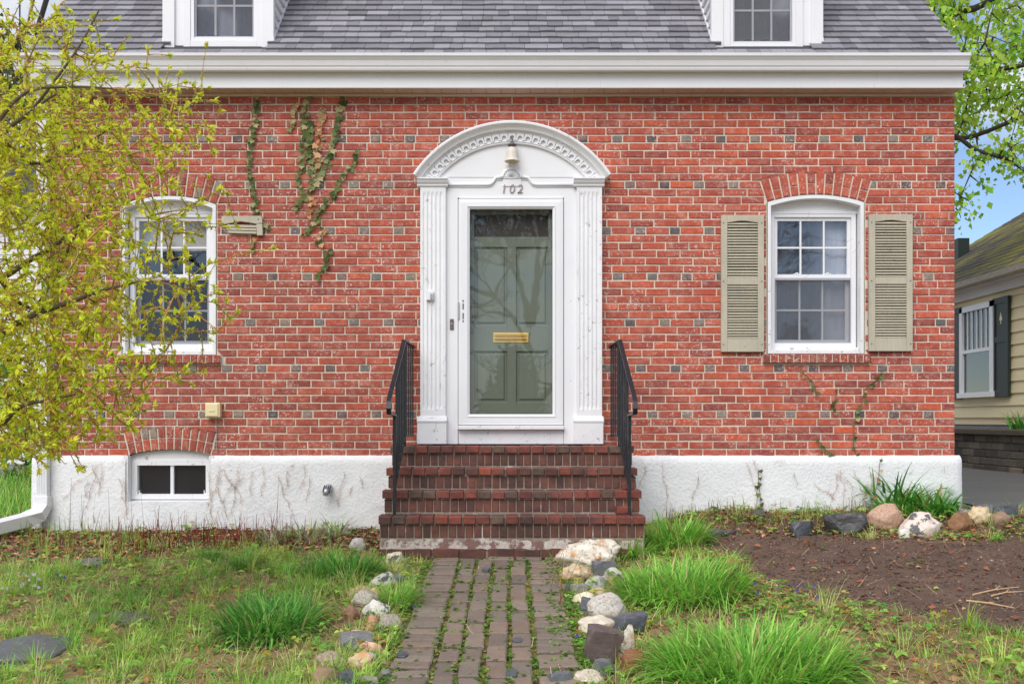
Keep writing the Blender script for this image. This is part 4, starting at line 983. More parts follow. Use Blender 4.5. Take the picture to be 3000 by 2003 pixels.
for i, (y_, z_) in enumerate(treads):
    n = 19; st = 2 * SX / n
    for j in range(n):
        o = link('tread_brick', rnd.choice(LIP), steps, color=np.array(rnd.choice(LIPC)) * rnd.uniform(0.85, 1.15))
        o.location = (-SX + st * j + 0.005 + rnd.uniform(-.002, .002), y_ - 0.016 + rnd.uniform(-.005, .003), z_ - 0.058 + rnd.uniform(-.003, .001)); o.rotation_euler = (rnd.uniform(-.008, .008), rnd.uniform(-.012, .012), rnd.uniform(-.012, .012))
    n = 31; st = (2 * SX - 0.03) / n
    zt_ = z_ - 0.068; 
    for j in range(n):
        o = link('riser_brick', rnd.choice(RIS), steps, color=np.array(rnd.choice(STC)) * rnd.uniform(0.88, 1.1))
        o.location = (-SX + 0.015 + st * j + 0.004, y_ + 0.006 + rnd.uniform(-.0015, .0015), zt_ - 0.098 + rnd.uniform(-.001, .001)); o.scale = ((st - 0.008) / 0.056, 1, 1)
for j in range(9):                                 # landing bricks behind the top nosing
    o = link('tread_brick', rnd.choice(LIP), steps, color=np.array(rnd.choice(LIPC)) * 0.8)
    o.location = (-SX + 0.03 + j * 0.215, -0.255, 0.796 + rnd.uniform(-.002, .001)); o.rotation_euler = (0, 0, 0); o.scale = (2.05, 0.92, 1)
for j in range(10):
    o = link('base_brick', rnd.choice(BAS), steps, color=np.array(rnd.choice(STC)))
    o.location = (-1.02 + j * 0.207 + rnd.uniform(-.01, .01), -1.208 + rnd.uniform(-.012, .006), 0.012 + rnd.uniform(-.006, .006)); o.rotation_euler = (0, rnd.uniform(-.02, .02), rnd.uniform(-.02, .02))
mbm = MB(); nn = 40; vv = []
for i in range(nn + 1):
    xq = -0.98 + 1.99 * i / nn; vv += [(xq, -1.195 + rnd.uniform(-.006, .004), 0.086 + rnd.uniform(-.008, .006)), (xq, -1.193 + rnd.uniform(-.006, .004), 0.150 + rnd.uniform(-.014, .020)), (xq, -1.05, 0.166)]
mbm.add(vv, [q_ for i in range(nn) for q_ in ((3 * i, 3 * i + 3, 3 * i + 4, 3 * i + 1), (3 * i + 1, 3 * i + 4, 3 * i + 5, 3 * i + 2))])
mbm.build('mortar_band', new_mat('white_patch_mortar', base=S(200, 188, 178), rough=0.95, var=((30.0, 0.25),), bump=(60.0, 0.8, 0.008), spots=((9.0, 0.47, 0.55, S(122, 84, 76), 0.9),)), steps)

# loose pieces on the steps, by the right railing
for (px_, py_, d_, rz_, sz, lab) in ((1828, 1511, 8.03, 0.15, (0.115, 0.09, 0.055), 'broken brick end lying beside the foot of the right railing'), (1838, 1438, 8.28, -0.3, (0.10, 0.09, 0.05), 'broken brick end on the second step near the right railing')):
    p_ = P(px_, py_, d_); me = unitbrick(sz[0], sz[1], sz[2], 'loose_brick'); o = link('loose_brick', me, None, color=S(150, 78, 62), label=lab, cat='brick', group='loose bricks on the steps')
    o.location = (p_.x - sz[0] / 2, p_.y - 0.05, (0.338 if py_ > 1500 else 0.514) + 0.001); o.rotation_euler = (0, 0, rz_)
# iron railings
def railing(sg, label):
    t = thing('stair_railing', (sg * 0.92, -1.05, 0.338), label, 'railing', 'iron railings of the front steps')
    fx = lambda y: sg * (0.872 + (0.048) * min(1.3, max(0, -y)) / 1.05)
    pt = lambda y, z: Vector((fx(y), y, z))
    top = [pt(-0.02, 1.728), pt(-0.55, 1.738), pt(-1.26, 1.262), pt(-1.32, 1.215), pt(-1.335, 1.165), pt(-1.30, 1.125), pt(-1.06, 1.112)]
    mbx = MB()
    for a, b in zip(top[:-1], top[1:]): mbx.bar(a - (b - a).normalized() * 0.004, b + (b - a).normalized() * 0.004, 0.036, 0.013)
    mbx.build('top_rail', M['black'], t)
    MB().bar(pt(-1.05, 0.336), pt(-1.05, 1.13), 0.026, 0.026).build('post', M['black'], t, bevel=0.002)
    MB().bar(pt(-0.53, 0.856), pt(-0.53, 1.735), 0.026, 0.026).build('post', M['black'], t, bevel=0.002)
    MB().bar(pt(-1.05, 0.545), pt(-0.53, 0.935), 0.022, 0.012).bar(pt(-0.53, 0.935), pt(-0.05, 0.935), 0.022, 0.012).build('bottom_rail', M['black'], t)
    for i in range(1, 6):
        y = -1.05 + 0.52 * i / 6; zt_ = 1.738 - (-0.55 - y) / 0.71 * 0.476 if y < -0.55 else 1.738
        MB().bar(pt(y, 0.545 + 0.39 * i / 6), pt(y, zt_), 0.013, 0.013).build('baluster', M['black'], t)
    for i in range(1, 5):
        y = -0.53 + 0.48 * i / 4.0
        MB().bar(pt(y, 0.935), pt(y, 1.73), 0.013, 0.013).build('baluster', M['black'], t)
    if sg > 0:
        q = pt(-0.5, 1.70); MB().tube([q + Vector((0.026 * math.cos(a), 0.02 * math.sin(a) , 0.012 * math.sin(2 * a))) for a in [2 * math.pi * i / 16 * 1.9 for i in range(17)]], 0.006, 6).build('tied_cord', M['rubber'], t)
railing(-1, 'black iron stair railing left of the front door')
railing(1, 'black iron stair railing right of the front door, cord tied at its top')
#%%PART4
# ------------------------------------------------------------------ paver path
PX0, PX1, PY0, PY1 = -0.66, 0.36, -4.95, -1.19
nyy = 50; yy = np.linspace(PY0, PY1, nyy); xx_ = np.linspace(PX0, PX1, 22)
X, Y = np.meshgrid(xx_, yy); Z = g(X, Y) + 0.006 + rng.normal(0, 0.003, X.shape)
ii = (np.arange(nyy - 1)[:, None] * 22 + np.arange(21)[None]).reshape(-1)
path = arr_mesh('path', np.stack([X, Y, Z], -1).reshape(-1, 3), np.stack([ii, ii + 1, ii + 23, ii + 22], 1), M['bed'], smooth=True, kind='structure')
PAVC = [S(130, 114, 101), S(124, 109, 98), S(136, 120, 106), S(119, 106, 95), S(132, 113, 99), S(127, 115, 103)]
def pav_mesh(w, d):
    c = 0.009; vv = []
    for i, z in ((0, -0.03), (0, 0.0), (c, 0.006)):
        for a, b in ((0, 0), (1, 0), (1, 1), (0, 1)):
            vv.append((a * w + (i if a == 0 else -i) + rnd.uniform(-.002, .002), b * d + (i if b == 0 else -i) + rnd.uniform(-.002, .002), z + rnd.uniform(-.0015, .0015)))
    ff = [(8, 9, 10, 11)] + [(r_ * 4 + j, r_ * 4 + (j + 1) % 4, r_ * 4 + 4 + (j + 1) % 4, r_ * 4 + 4 + j) for r_ in (0, 1) for j in range(4)]
    me = MB().add(vv, ff).mesh('paver'); me.materials.append(M['paver']); return me
PL = [pav_mesh(0.102, 0.226) for _ in range(6)]; PC = [pav_mesh(0.196, 0.100) for _ in range(6)]
def paver(me, x, y, w, d):
    if y + d > -1.20: return
    zc = float(g(x, y)) + 0.022 + rnd.uniform(-.007, .007)
    o = link('paver', me, path, color=np.array(rnd.choice(PAVC)) * rnd.uniform(0.9, 1.1))
    o.location = (x + rnd.uniform(-.006, .006), y + rnd.uniform(-.004, .004), zc); o.rotation_euler = (0.059 + rnd.uniform(-.02, .02), rnd.uniform(-.025, .025), rnd.uniform(-.025, .025))
y = -1.31
for j in range(5): paver(PC[j % 6], -0.60 + j * 0.212, -1.312, 0.2, 0.1)
rows = []; y = -1.335
while y > -4.9:
    y -= 0.2535 + rnd.uniform(-.006, .006); rows.append(y)
for y in rows:                                      # four columns with shared cross joints, crosswise pavers on both borders
    for c_ in range(4): paver(rnd.choice(PL), -0.378 + c_ * 0.125, y + rnd.uniform(-.012, .012), 0.1, 0.226)
    for x_ in (-0.598, 0.132):
        for q_ in (0.0, 0.127): paver(rnd.choice(PC), x_, y + q_ + rnd.uniform(-.006, .006), 0.196, 0.1)

# ------------------------------------------------------------------ stones
def rock_mesh(w, d, h, kind, seed):
    rr = random.Random(seed); bm = bmesh.new()
    bmesh.ops.create_icosphere(bm, subdivisions=4 if w > 0.16 else 3, radius=1.0)
    off = Vector((seed * 3.7, seed * 1.3, 0))
    planes = []
    npl = {'slate': 12, 'quartz': 16, 'rock': 14, 'granite': 9, 'gneiss': 12}.get(kind, 8)
    for _ in range(npl):
        n_ = Vector((rr.gauss(0, 1), rr.gauss(0, 1), rr.gauss(0, 0.8) + 0.3)).normalized()
        planes.append((n_, rr.uniform(0.55, 0.85) if kind in ('slate', 'quartz') else rr.uniform(0.62, 0.9)))
    if kind == 'slate':
        planes += [(Vector((rr.uniform(-.1, .1), rr.uniform(-.1, .1), 1)).normalized(), 0.45), (Vector((0, -1, 0.1)).normalized(), 0.62), (Vector((1, .2, 0)).normalized(), 0.74), (Vector((-1, -.1, 0.1)).normalized(), 0.72)]
    lump = {'quartz': 0.28, 'rock': 0.14, 'granite': 0.11, 'gneiss': 0.14, 'slate': 0.07}[kind]
    for v_ in bm.verts:
        p = v_.co.copy()
        for n_, dd in planes:
            t = p.dot(n_) - dd
            if t > 0: p -= n_ * t * (0.98 if kind == 'slate' else 0.90)
        p *= 1 + lump * mnoise.noise(p * 2.2 + off) + lump * 0.6 * mnoise.noise(p * 5.5 + off) + 0.012 * mnoise.noise(p * 14 + off)
        v_.co = p
    lo = Vector([min(v_.co[i] for v_ in bm.verts) for i in range(3)]); hi = Vector([max(v_.co[i] for v_ in bm.verts) for i in range(3)])
    for v_ in bm.verts:
        q = Vector([(v_.co[i] - lo[i]) / (hi[i] - lo[i]) for i in range(3)])
        v_.co = Vector(((q.x - 0.5) * w, (q.y - 0.5) * d, q.z * h))
    for f_ in bm.faces: f_.smooth = kind in ('granite', 'rock', 'gneiss', 'quartz')
    me = bpy.data.meshes.new('rock'); bm.to_mesh(me); bm.free(); me.materials.append(M[kind]); return me
CRM, GRY, SLT, BRN, TAN, WHT, PNK = S(226, 212, 186), S(178, 174, 168), S(104, 106, 110), S(140, 108, 84), S(196, 170, 136), S(226, 222, 214), S(206, 156, 130)
LG = 'stones edging the left side of the path'; RG = 'stones edging the right side of the path'; FG = 'stones edging the bed by the driveway corner'
ROCKS = [
 (1018, 1066, 1578, 1616, 'quartz', S(196, 192, 186), 'pale grey angular stone beside the hosta shoots, left of the steps', LG),
 (1136, 1214, 1603, 1640, 'rock', TAN, 'smooth cream boulder against the lowest step, head of the left stone row', LG),
 (1129, 1190, 1622, 1662, 'gneiss', CRM, 'two-tone cream and grey cobble just in front of the boulder at the lowest step', LG),
 (1172, 1200, 1645, 1668, 'slate', S(66, 68, 76), 'little dark slate lump beside the two-tone cobble near the steps', LG),
 (1112, 1164, 1662, 1688, 'rock', BRN, 'flat brown stone between the green clump and the path, near the steps', LG),
 (1078, 1120, 1678, 1703, 'rock', S(170, 140, 104), 'small tan stone at the right end of the far left green clump', LG),
 (1075, 1160, 1681, 1727, 'gneiss', S(206, 200, 190), 'long black and white banded stone in the left stone row', LG),
 (1145, 1187, 1681, 1708, 'rock', S(120, 120, 120), 'small dark grey stone right of the black and white banded stone', LG),
 (1013, 1087, 1718, 1752, 'rock', TAN, 'rough tan stone half in grass above the lumpy grey stone', LG),
 (1083, 1116, 1724, 1755, 'rock', S(220, 190, 140), 'small yellowish stone beside the rough tan one, left row', LG),
 (1022, 1103, 1736, 1792, 'granite', S(190, 178, 166), 'lumpy pinkish grey stone in the middle of the left row', LG),
 (1058, 1139, 1763, 1818, 'gneiss', WHT, 'round white stone with black patches in the left row', LG),
 (1005, 1055, 1775, 1821, 'granite', S(150, 112, 88), 'round reddish brown cobble left of the white patched stone', LG),
 (1068, 1104, 1806, 1848, 'rock', PNK, 'small upright pink stone under the round white patched stone', LG),
 (1098, 1178, 1806, 1855, 'granite', S(166, 154, 140), 'broad flat grey-brown stone sunk at the left path edge', LG),
 (1020, 1096, 1847, 1874, 'rock', CRM, 'flat cream stone lying above the blue-grey one, left row', LG),
 (990, 1087, 1860, 1908, 'slate', S(122, 124, 124), 'blue-grey slaty stone half under weeds, left row', LG),
 (1045, 1119, 1883, 1919, 'rock', S(226, 182, 148), 'smooth peach coloured stone, left row', LG),
 (1020, 1093, 1909, 1962, 'quartz', S(228, 200, 164), 'angular cream pointed stone near the bottom of the left row', LG),
 (1074, 1106, 1913, 1946, 'granite', S(184, 178, 168), 'small grey stone right of the angular cream one', LG),
 (924, 1009, 1912, 1958, 'granite', S(160, 138, 122), 'pinkish brown stone at the outer left of the bottom row', LG),
 (906, 990, 1962, 2018, 'rock', S(150, 124, 96), 'large smooth brown cobble at the bottom edge of the photo', LG),
 (988, 1040, 1966, 2018, 'slate', S(92, 94, 100), 'smooth dark grey cobble at the bottom edge beside the brown one', LG),
 (1040, 1110, 1982, 2018, 'rock', S(150, 148, 132), 'grey-green flat stone at the bottom edge of the left row', LG),
 (1106, 1143, 1960, 2000, 'rock', S(128, 124, 122), 'dark grey egg-shaped stone beside the path bottom left', LG),
 (1110, 1141, 1935, 1963, 'granite', S(168, 130, 104), 'tiny brown cobble beside the path, lower left', LG),
 (1632, 1818, 1590, 1684, 'quartz', S(236, 228, 212), 'big knobbly white quartz boulder with orange stains right of the steps', RG),
 (1642, 1737, 1661, 1718, 'quartz', S(220, 200, 168), 'cream angular stone leaning under the big quartz boulder', RG),
 (1733, 1800, 1648, 1692, 'slate', SLT, 'dark pointed slate in front of the quartz boulder', RG),
 (1763, 1832, 1668, 1708, 'granite', S(196, 190, 184), 'pale speckled stone tucked under the big right green clump', RG),
 (1713, 1787, 1692, 1734, 'granite', S(176, 174, 172), 'grey speckled granite cobble below the dark pointed slate', RG),
 (1645, 1677, 1712, 1740, 'slate', SLT, 'small dark slate at the inner edge of the right row', RG),
 (1671, 1737, 1714, 1753, 'slate', S(140, 136, 124), 'green-grey banded stone on the right row', RG),
 (1740, 1783, 1722, 1750, 'rock', S(206, 178, 146), 'small tan stone above the cream oval stone', RG),
 (1679, 1758, 1739, 1785, 'rock', CRM, 'cream oval stone left of the large speckled granite', RG),
 (1694, 1748, 1758, 1808, 'slate', S(98, 100, 106), 'dark slate wedge with a pale edge against the speckled granite', RG),
 (1721, 1830, 1748, 1828, 'granite', S(196, 188, 178), 'large rounded speckled granite boulder in the right row', RG),
 (1698, 1806, 1814, 1872, 'rock', S(222, 208, 188), 'large flat-topped cream stone under the speckled boulder', RG),
 (1798, 1902, 1806, 1868, 'slate', S(84, 86, 94), 'dark slate with a white vein right of the cream flat-topped stone', RG),
 (1783, 1834, 1846, 1872, 'rock', S(208, 150, 128), 'flat pink stone behind the upright brown slate', RG),
 (1710, 1822, 1850, 1956, 'slate', S(98, 84, 80), 'tall purplish brown slate standing upright in the right row', RG),
 (1819, 1864, 1844, 1930, 'quartz', S(222, 214, 200), 'narrow upright white stone beside the brown slate', RG),
 (1818, 1888, 1912, 1974, 'rock', S(150, 92, 66), 'rust-red wet stone below the narrow white one', RG),
 (1733, 1800, 1934, 1982, 'slate', SLT, 'blue-grey slate chunk in front of the upright brown slate', RG),
 (1675, 1776, 1968, 2020, 'granite', S(206, 190, 170), 'pale granite cobble at the bottom edge right of the path', RG),
 (1606, 1684, 1974, 2020, 'slate', S(102, 105, 110), 'dark slate slab at the bottom edge beside the path', RG),
 (2431, 2548, 1512, 1572, 'slate', S(66, 64, 64), 'black layered slate block at the edge of the right bed', FG),
 (2322, 2395, 1532, 1574, 'slate', S(74, 76, 82), 'dark tilted slate left of the black layered block', FG),
 (2554, 2656, 1486, 1560, 'granite', S(190, 154, 130), 'rounded pinkish granite boulder at the edge of the right bed', FG),
 (2653, 2779, 1511, 1582, 'gneiss', S(226, 210, 196), 'white boulder with a dark vein beside the pinkish one', FG),
 (2781, 2859, 1508, 1564, 'rock', S(142, 104, 72), 'brown angular stone right of the white veined boulder', FG),
 (2848, 2923, 1500, 1554, 'quartz', S(226, 204, 164), 'cream and orange stone near the driveway', FG),
 (2916, 2970, 1504, 1538, 'rock', S(150, 120, 100), 'small brown cobble, last of the row by the driveway', FG),
 (2802, 2858, 1494, 1524, 'rock', S(170, 158, 150), 'grey stone behind the brown angular one', FG),
 (2850, 2920, 1486, 1512, 'slate', S(100, 106, 116), 'flat slate at the driveway corner behind the cream and orange stone', FG),
 (2920, 3000, 1484, 1520, 'slate', S(78, 80, 84), 'dark stone at the driveway edge on the far right', FG),
 (2634, 2668, 1550, 1580, 'rock', WHT, 'little white stone in front of the pinkish granite boulder', FG),
 (2207, 2243, 1494, 1518, 'slate', S(110, 110, 114), 'small grey stone in the weeds under the white wall', FG),
]
for i, (a, b, t, bo, kd, colr, lab, grp) in enumerate(ROCKS):
    x, y, z, d = hit((a + b) / 2, bo - 0.10 * (bo - t)); s = F / d
    w = (b - a) / s; h = (bo - t) / s
    dep = w * 0.75
    if 'upright' in lab and kd != 'rock': dep = w * 0.35
    hh = max(0.4 * h, h - dep * 0.30 * (bo - HY) / s / d * 1.0) * 1.12
    o = link('rock', rock_mesh(w * 1.06, dep, hh + 0.04, kd, i + 3), None, color=colr, label=lab, cat='rock', group=grp)
    o.location = (x, y + dep * 0.42, z - 0.045); o.rotation_euler = (rnd.uniform(-.1, .1), rnd.uniform(-.1, .1), rnd.uniform(-.35, .35))
def slab(px0, px1, py0, py1, th, colr, lab, name='stepping_stone', cat='stone', grp=None, up=0.0, seed=1, n=11):
    rr = random.Random(seed); xc, yc, zc, d = hit((px0 + px1) / 2, (py0 + py1) / 2)
    w = (px1 - px0) / F * d; ya = hit((px0 + px1) / 2, py1)[1]; yb = hit((px0 + px1) / 2, py0)[1]; dp = yb - ya
    pts = []
    for i in range(n):
        t = 2 * math.pi * i / n + rr.uniform(-.12, .12); q = rr.uniform(0.86, 1.06)
        pts.append((w / 2 * q * math.copysign(abs(math.cos(t)) ** 0.7, math.cos(t)), dp / 2 * q * math.copysign(abs(math.sin(t)) ** 0.7, math.sin(t))))
    vv = []
    for sc_, z in ((1.0, -0.04), (1.0, th - 0.008), (0.985, th - 0.004), (0.95, th)):
        for x_, y_ in pts: vv.append((x_ * sc_ + rr.uniform(-.003, .003), y_ * sc_ + rr.uniform(-.003, .003), z + rr.uniform(-.001, .001)))
    ff = [(r_ * n + j, r_ * n + (j + 1) % n, (r_ + 1) * n + (j + 1) % n, (r_ + 1) * n + j) for r_ in range(3) for j in range(n)] + [tuple(range(3 * n, 4 * n))]
    me = MB().add(vv, ff).mesh(name); me.materials.append(M['slate'])
    o = link(name, me, None, color=colr, label=lab, cat=cat, group=grp); o.location = (xc, (ya + yb) / 2, zc + up); o.rotation_euler = (0.05, rr.uniform(-.03, .03), 0)
slab(-40, 215, 1868, 1948, 0.03, S(92, 96, 100), 'large dark slate stepping stone at the lower left edge', grp='slate stepping stones in the left lawn', seed=4)
slab(240, 446, 1800, 1834, 0.025, S(96, 98, 98), 'mostly overgrown slate stepping stone in the middle of the left lawn', grp='slate stepping stones in the left lawn', seed=5)
slab(215, 308, 1640, 1668, 0.025, S(104, 102, 104), 'slate stepping stone below the red stems of the left bed', grp='slate stepping stones in the left lawn', seed=6)
slab(2050, 2172, 1542, 1572, 0.02, S(84, 84, 90), 'flat dark slate lying behind the upper right green clump', grp='flat slates on the right bed', seed=7)
for k, (cx_, cy_, w_, lab) in enumerate(((1425, 1684, 22, 'rounded black pebble lying on the upper part of the path'), (1179, 1935, 36, 'black slate chip on the left edge of the path'),
        (1516, 1893, 34, 'narrow dark slate sliver on the right half of the path'), (1500, 1990, 40, 'dark slate chip at the bottom right corner of the path'))):
    slab(cx_ - w_ / 2, cx_ + w_ / 2, cy_ - w_ * 0.28, cy_ + w_ * 0.28, 0.006 if k else 0.02, S(82, 86, 94), lab, 'slate_chip', 'stone chip', 'slate chips on the path', 0.032, 20 + k, 6)

# ------------------------------------------------------------------ green clumps
GRN = [S(148, 204, 80), S(130, 190, 72), S(170, 218, 100), S(112, 176, 66), S(188, 224, 118), S(140, 210, 78)]
DGR = [S(104, 178, 68), S(90, 162, 62), S(128, 192, 82), S(78, 146, 60), S(148, 200, 96)]
def clump(px0, px1, pyt, pyb, pybk, n, wid, cols, lab, hmin=0.6, grp='daylily clumps beside the path', name='daylily_clump', fine=1.0):
    xm = (px0 + px1) / 2; x, y, z, d = hit(xm, pyb); yb = hit(xm, pybk)[1]; s = F / d
    w = (px1 - px0) / s; dep = max(yb - y, 0.12)
    H = (pybk - pyt) / (F / (yb + CD)) if pybk > pyt else 0.2
    H = max(H, 0.16)
    u = np.sqrt(rng.random(n)); th = rng.random(n) * 2 * math.pi
    rx = u * np.cos(th); ry = u * np.sin(th)
    k = 0.80; x = (xm - 1500) * (d + dep / 2) / F
    rx_ = x + rx * w / 2 * k; ry_ = y + dep / 2 + ry * dep / 2 * 0.9
    roots = np.stack([rx_, ry_, g(rx_, ry_) - 0.01], 1)
    az = np.arctan2(ry * dep, rx * w) + rng.normal(0, 0.75, n)
    lean = 0.05 + 0.75 * u * rng.random(n) + 0.2 * rng.random(n); curl = 0.4 + 1.9 * rng.random(n) ** 1.2
    ln = H * (hmin + (1.3 - hmin) * rng.random(n)) * 1.25
    t = thing(name, (x, y + dep / 2, z), lab, 'plant', grp)
    V_, F_, C_ = blades(roots, ln, wid * (0.7 + 0.5 * rng.random(n)), az, lean, curl, np.where(rng.random((n, 1)) < 0.06, pick([S(206, 184, 120), S(188, 160, 104)], n), pick(cols, n, am=0.22)), seg=5, tip=0.05)
    arr_mesh('leaves', V_, F_, M['grass'], C_, parent=t)
    nb = n // 2                                     # old straw at the foot of the clump
    u = 0.75 + 0.5 * rng.random(nb); th = rng.random(nb) * 2 * math.pi
    sx_ = x + u * np.cos(th) * w / 2 * k; sy_ = y + dep / 2 + u * np.sin(th) * dep / 2 * 0.95
    V_, F_, C_ = blades(np.stack([sx_, sy_, g(sx_, sy_) + 0.004 + 0.05 * rng.random(nb) * (u < 1.1)], 1), 0.05 + 0.11 * rng.random(nb), np.full(nb, 0.004), th + rng.normal(0, 0.9, nb), 1.2 + 0.3 * rng.random(nb), 0.5 * rng.random(nb), pick([S(150, 118, 92), S(120, 92, 74), S(176, 144, 108)], nb), seg=2)
    arr_mesh('dry_leaves', V_, F_, M['litter'], C_, parent=t)
clump(632, 948, 1708, 1905, 1785, 1500, 0.017, DGR, 'large dark green daylily clump in the left lawn')
clump(880, 1128, 1612, 1712, 1672, 900, 0.016, DGR, 'smaller dark green daylily clump near the left end of the steps')
clump(1775, 2220, 1612, 1796, 1690, 2500, 0.016, GRN, 'wide bright green daylily clump in the middle of the right side')
clump(1760, 1945, 1538, 1644, 1600, 750, 0.015, GRN, 'low bright green daylily clump in front of the right end of the steps')
clump(1884, 2080, 1494, 1620, 1572, 850, 0.015, GRN, 'bright green daylily clump against the right bed, behind the others')
clump(1850, 2540, 1792, 2075, 1905, 3600, 0.017, GRN, 'largest bright green daylily clump at the bottom right')
clump(575, 650, 1610, 1650, 1635, 260, 0.004, DGR, 'small fine grass tuft in the left lawn below the hosta shoots', grp='fine grass tufts', name='grass_tuft')
clump(668, 758, 1616, 1672, 1655, 380, 0.004, DGR, 'fine grass tuft in the left lawn left of the smaller daylily clump', grp='fine grass tufts', name='grass_tuft')
clump(1105, 1215, 1715, 1790, 1760, 500, 0.006, GRN, 'bright grass tuft between the left stone row and the path', grp='fine grass tufts', name='grass_tuft')
clump(2530, 2690, 1360, 1502, 1478, 190, 0.034, DGR, 'tall strap-leaved plant against the white foundation at the right corner', 0.5, 'strap-leaved plants by the foundation', 'strap_leaf_plant')
clump(2640, 2800, 1400, 1512, 1484, 190, 0.030, DGR, 'lower strap-leaved plant right at the house corner', 0.5, 'strap-leaved plants by the foundation', 'strap_leaf_plant')
clump(2560, 2700, 1450, 1520, 1496, 160, 0.026, DGR, 'spreading strap-leaved plant just behind the pinkish boulder', 0.5, 'strap-leaved plants by the foundation', 'strap_leaf_plant')
# hosta shoots in the left bed
for k, (a, b, t, bo) in enumerate(((765, 850, 1535, 1600), (845, 950, 1530, 1592), (950, 1035, 1528, 1580))):
    clump(a, b, t, bo, bo - 22, 90, 0.018, [S(176, 196, 140), S(128, 160, 84), S(150, 132, 140), S(206, 214, 176)], ('pale hosta shoots nearest the red stems', 'mauve and cream hosta shoots in the middle of the left bed', 'green hosta shoots nearest the steps')[k], 0.5, 'hosta shoots in the left bed', 'hosta')

# ------------------------------------------------------------------ ground cover
def scatter(n, x0=-5.3, x1=4.6, y0=-4.75, y1=-0.10):
    x = rng.uniform(x0, x1, n); y = rng.uniform(y0, y1, n); z = g(x, y); px, py = proj(x, y, z)
    onslab = (((px + 0) < 200) & (py > 1875) & (py < 1940) | (px > 255) & (px < 430) & (py > 1806) & (py < 1828) | (px > 225) & (px < 300) & (py > 1645) & (py < 1662)) & (rng.random(n) < 0.85)
    ok = ~onslab & (py > 1300) & (px > -480) & (px < 3150) & ~((np.abs(x) < 1.03) & (y > -1.22))
    return x[ok], y[ok], z[ok], px[ok], py[ok]
def patch(x, y, f, ph):                             # smooth 0..1 noise
    return 0.5 + 0.5 * (np.sin(f * x + ph) * np.sin(f * 0.8 * y + 2 * ph) * 0.6 + np.sin(f * 2.3 * x - f * y + ph * 3) * 0.4)
def region(px, py, x):
    so_ = inpoly(px, py, SOIL); lb_ = inpoly(px, py, LBED); rb_ = inpoly(px, py, RBED)
    onpath = (x > -0.64) & (x < 0.33)
    return so_, lb_, rb_, onpath
# lawn grass
x, y, z, px, py = scatter(230000); so_, lb_, rb_, onp = region(px, py, x)
left = x < -0.5
dens = np.where(left, 0.12 + 1.0 * patch(x, y, 2.6, 1.0) ** 1.8, 0.12 + 0.6 * patch(x, y, 2.9, 2.0) ** 2)
dens = np.where(so_ | onp, 0.0, dens); dens = np.where(lb_, 0.05, dens); dens = np.where(rb_, 0.10, dens)
dens = np.where((~left) & (py < 1700) & ~rb_, dens * 0.3, dens)
k = rng.random(len(x)) < dens * 0.42; n = k.sum()
GP = [S(206, 214, 130), S(188, 210, 108), S(222, 212, 154), S(172, 206, 94)]; GG = [S(158, 212, 82), S(140, 198, 74), S(178, 222, 94), S(118, 180, 66)]
tone = sm(0.35, 0.65, patch(x[k], y[k], 3.1, 0.4))[:, None]
V1, F1, C1 = blades(np.stack([x[k], y[k], z[k]], 1), 0.03 + 0.07 * rng.random(n) ** 1.5, np.full(n, 0.0046), rng.random(n) * 6.28, 0.2 + 0.7 * rng.random(n), 0.2 + 0.9 * rng.random(n), pick(GP, n) * tone + pick(GG, n) * (1 - tone), seg=2)
lawn = Soup(4).add(V1, F1, C1)
x, y, z, px, py = scatter(9000); so_, lb_, rb_, onp = region(px, py, x); left = x < -0.5
pt_ = patch(x, y, 2.4, 1.0)
dens = np.where(left, 0.10 + 0.75 * pt_ ** 2, 0.06 + 0.30 * pt_ ** 2); dens = np.where(so_ | onp, 0.0, np.where(lb_, 0.02, np.where(rb_, 0.05, dens)))
k = rng.random(len(x)) < dens; x, y, z = x[k], y[k], z[k]; nt_ = len(x); nb_ = 22
ht = 0.06 + 0.13 * rng.random(nt_) ** 2; rad = 0.02 + 0.05 * rng.random(nt_); tn = sm(0.3, 0.7, patch(x, y, 1.7, 2.6) * 0.6 + 0.4 * rng.random(nt_))[:, None]
tc_ = np.repeat(pick(GP, nt_) * tn + pick(GG, nt_) * (1 - tn), nb_, 0); n = nt_ * nb_; az_ = rng.random(n) * 6.28; rr_ = np.repeat(rad, nb_) * np.sqrt(rng.random(n))
xr, yr_ = np.repeat(x, nb_) + rr_ * np.cos(az_), np.repeat(y, nb_) + rr_ * np.sin(az_)
V1, F1, C1 = blades(np.stack([xr, yr_, g(xr, yr_)], 1), np.repeat(ht, nb_) * (0.6 + 0.7 * rng.random(n)), np.full(n, 0.0050), az_ + rng.normal(0, .5, n), 0.1 + 0.5 * rng.random(n), 0.3 + 1.1 * rng.random(n), np.clip(tc_ * (1 + 0.15 * rng.normal(size=(n, 1))), 0.01, 0.9), seg=3)
lawn.add(V1, F1, C1)
lawn.build('lawn_grass', M['grass'], label='thin patchy lawn grass on both sides of the path', cat='grass', kind='stuff')
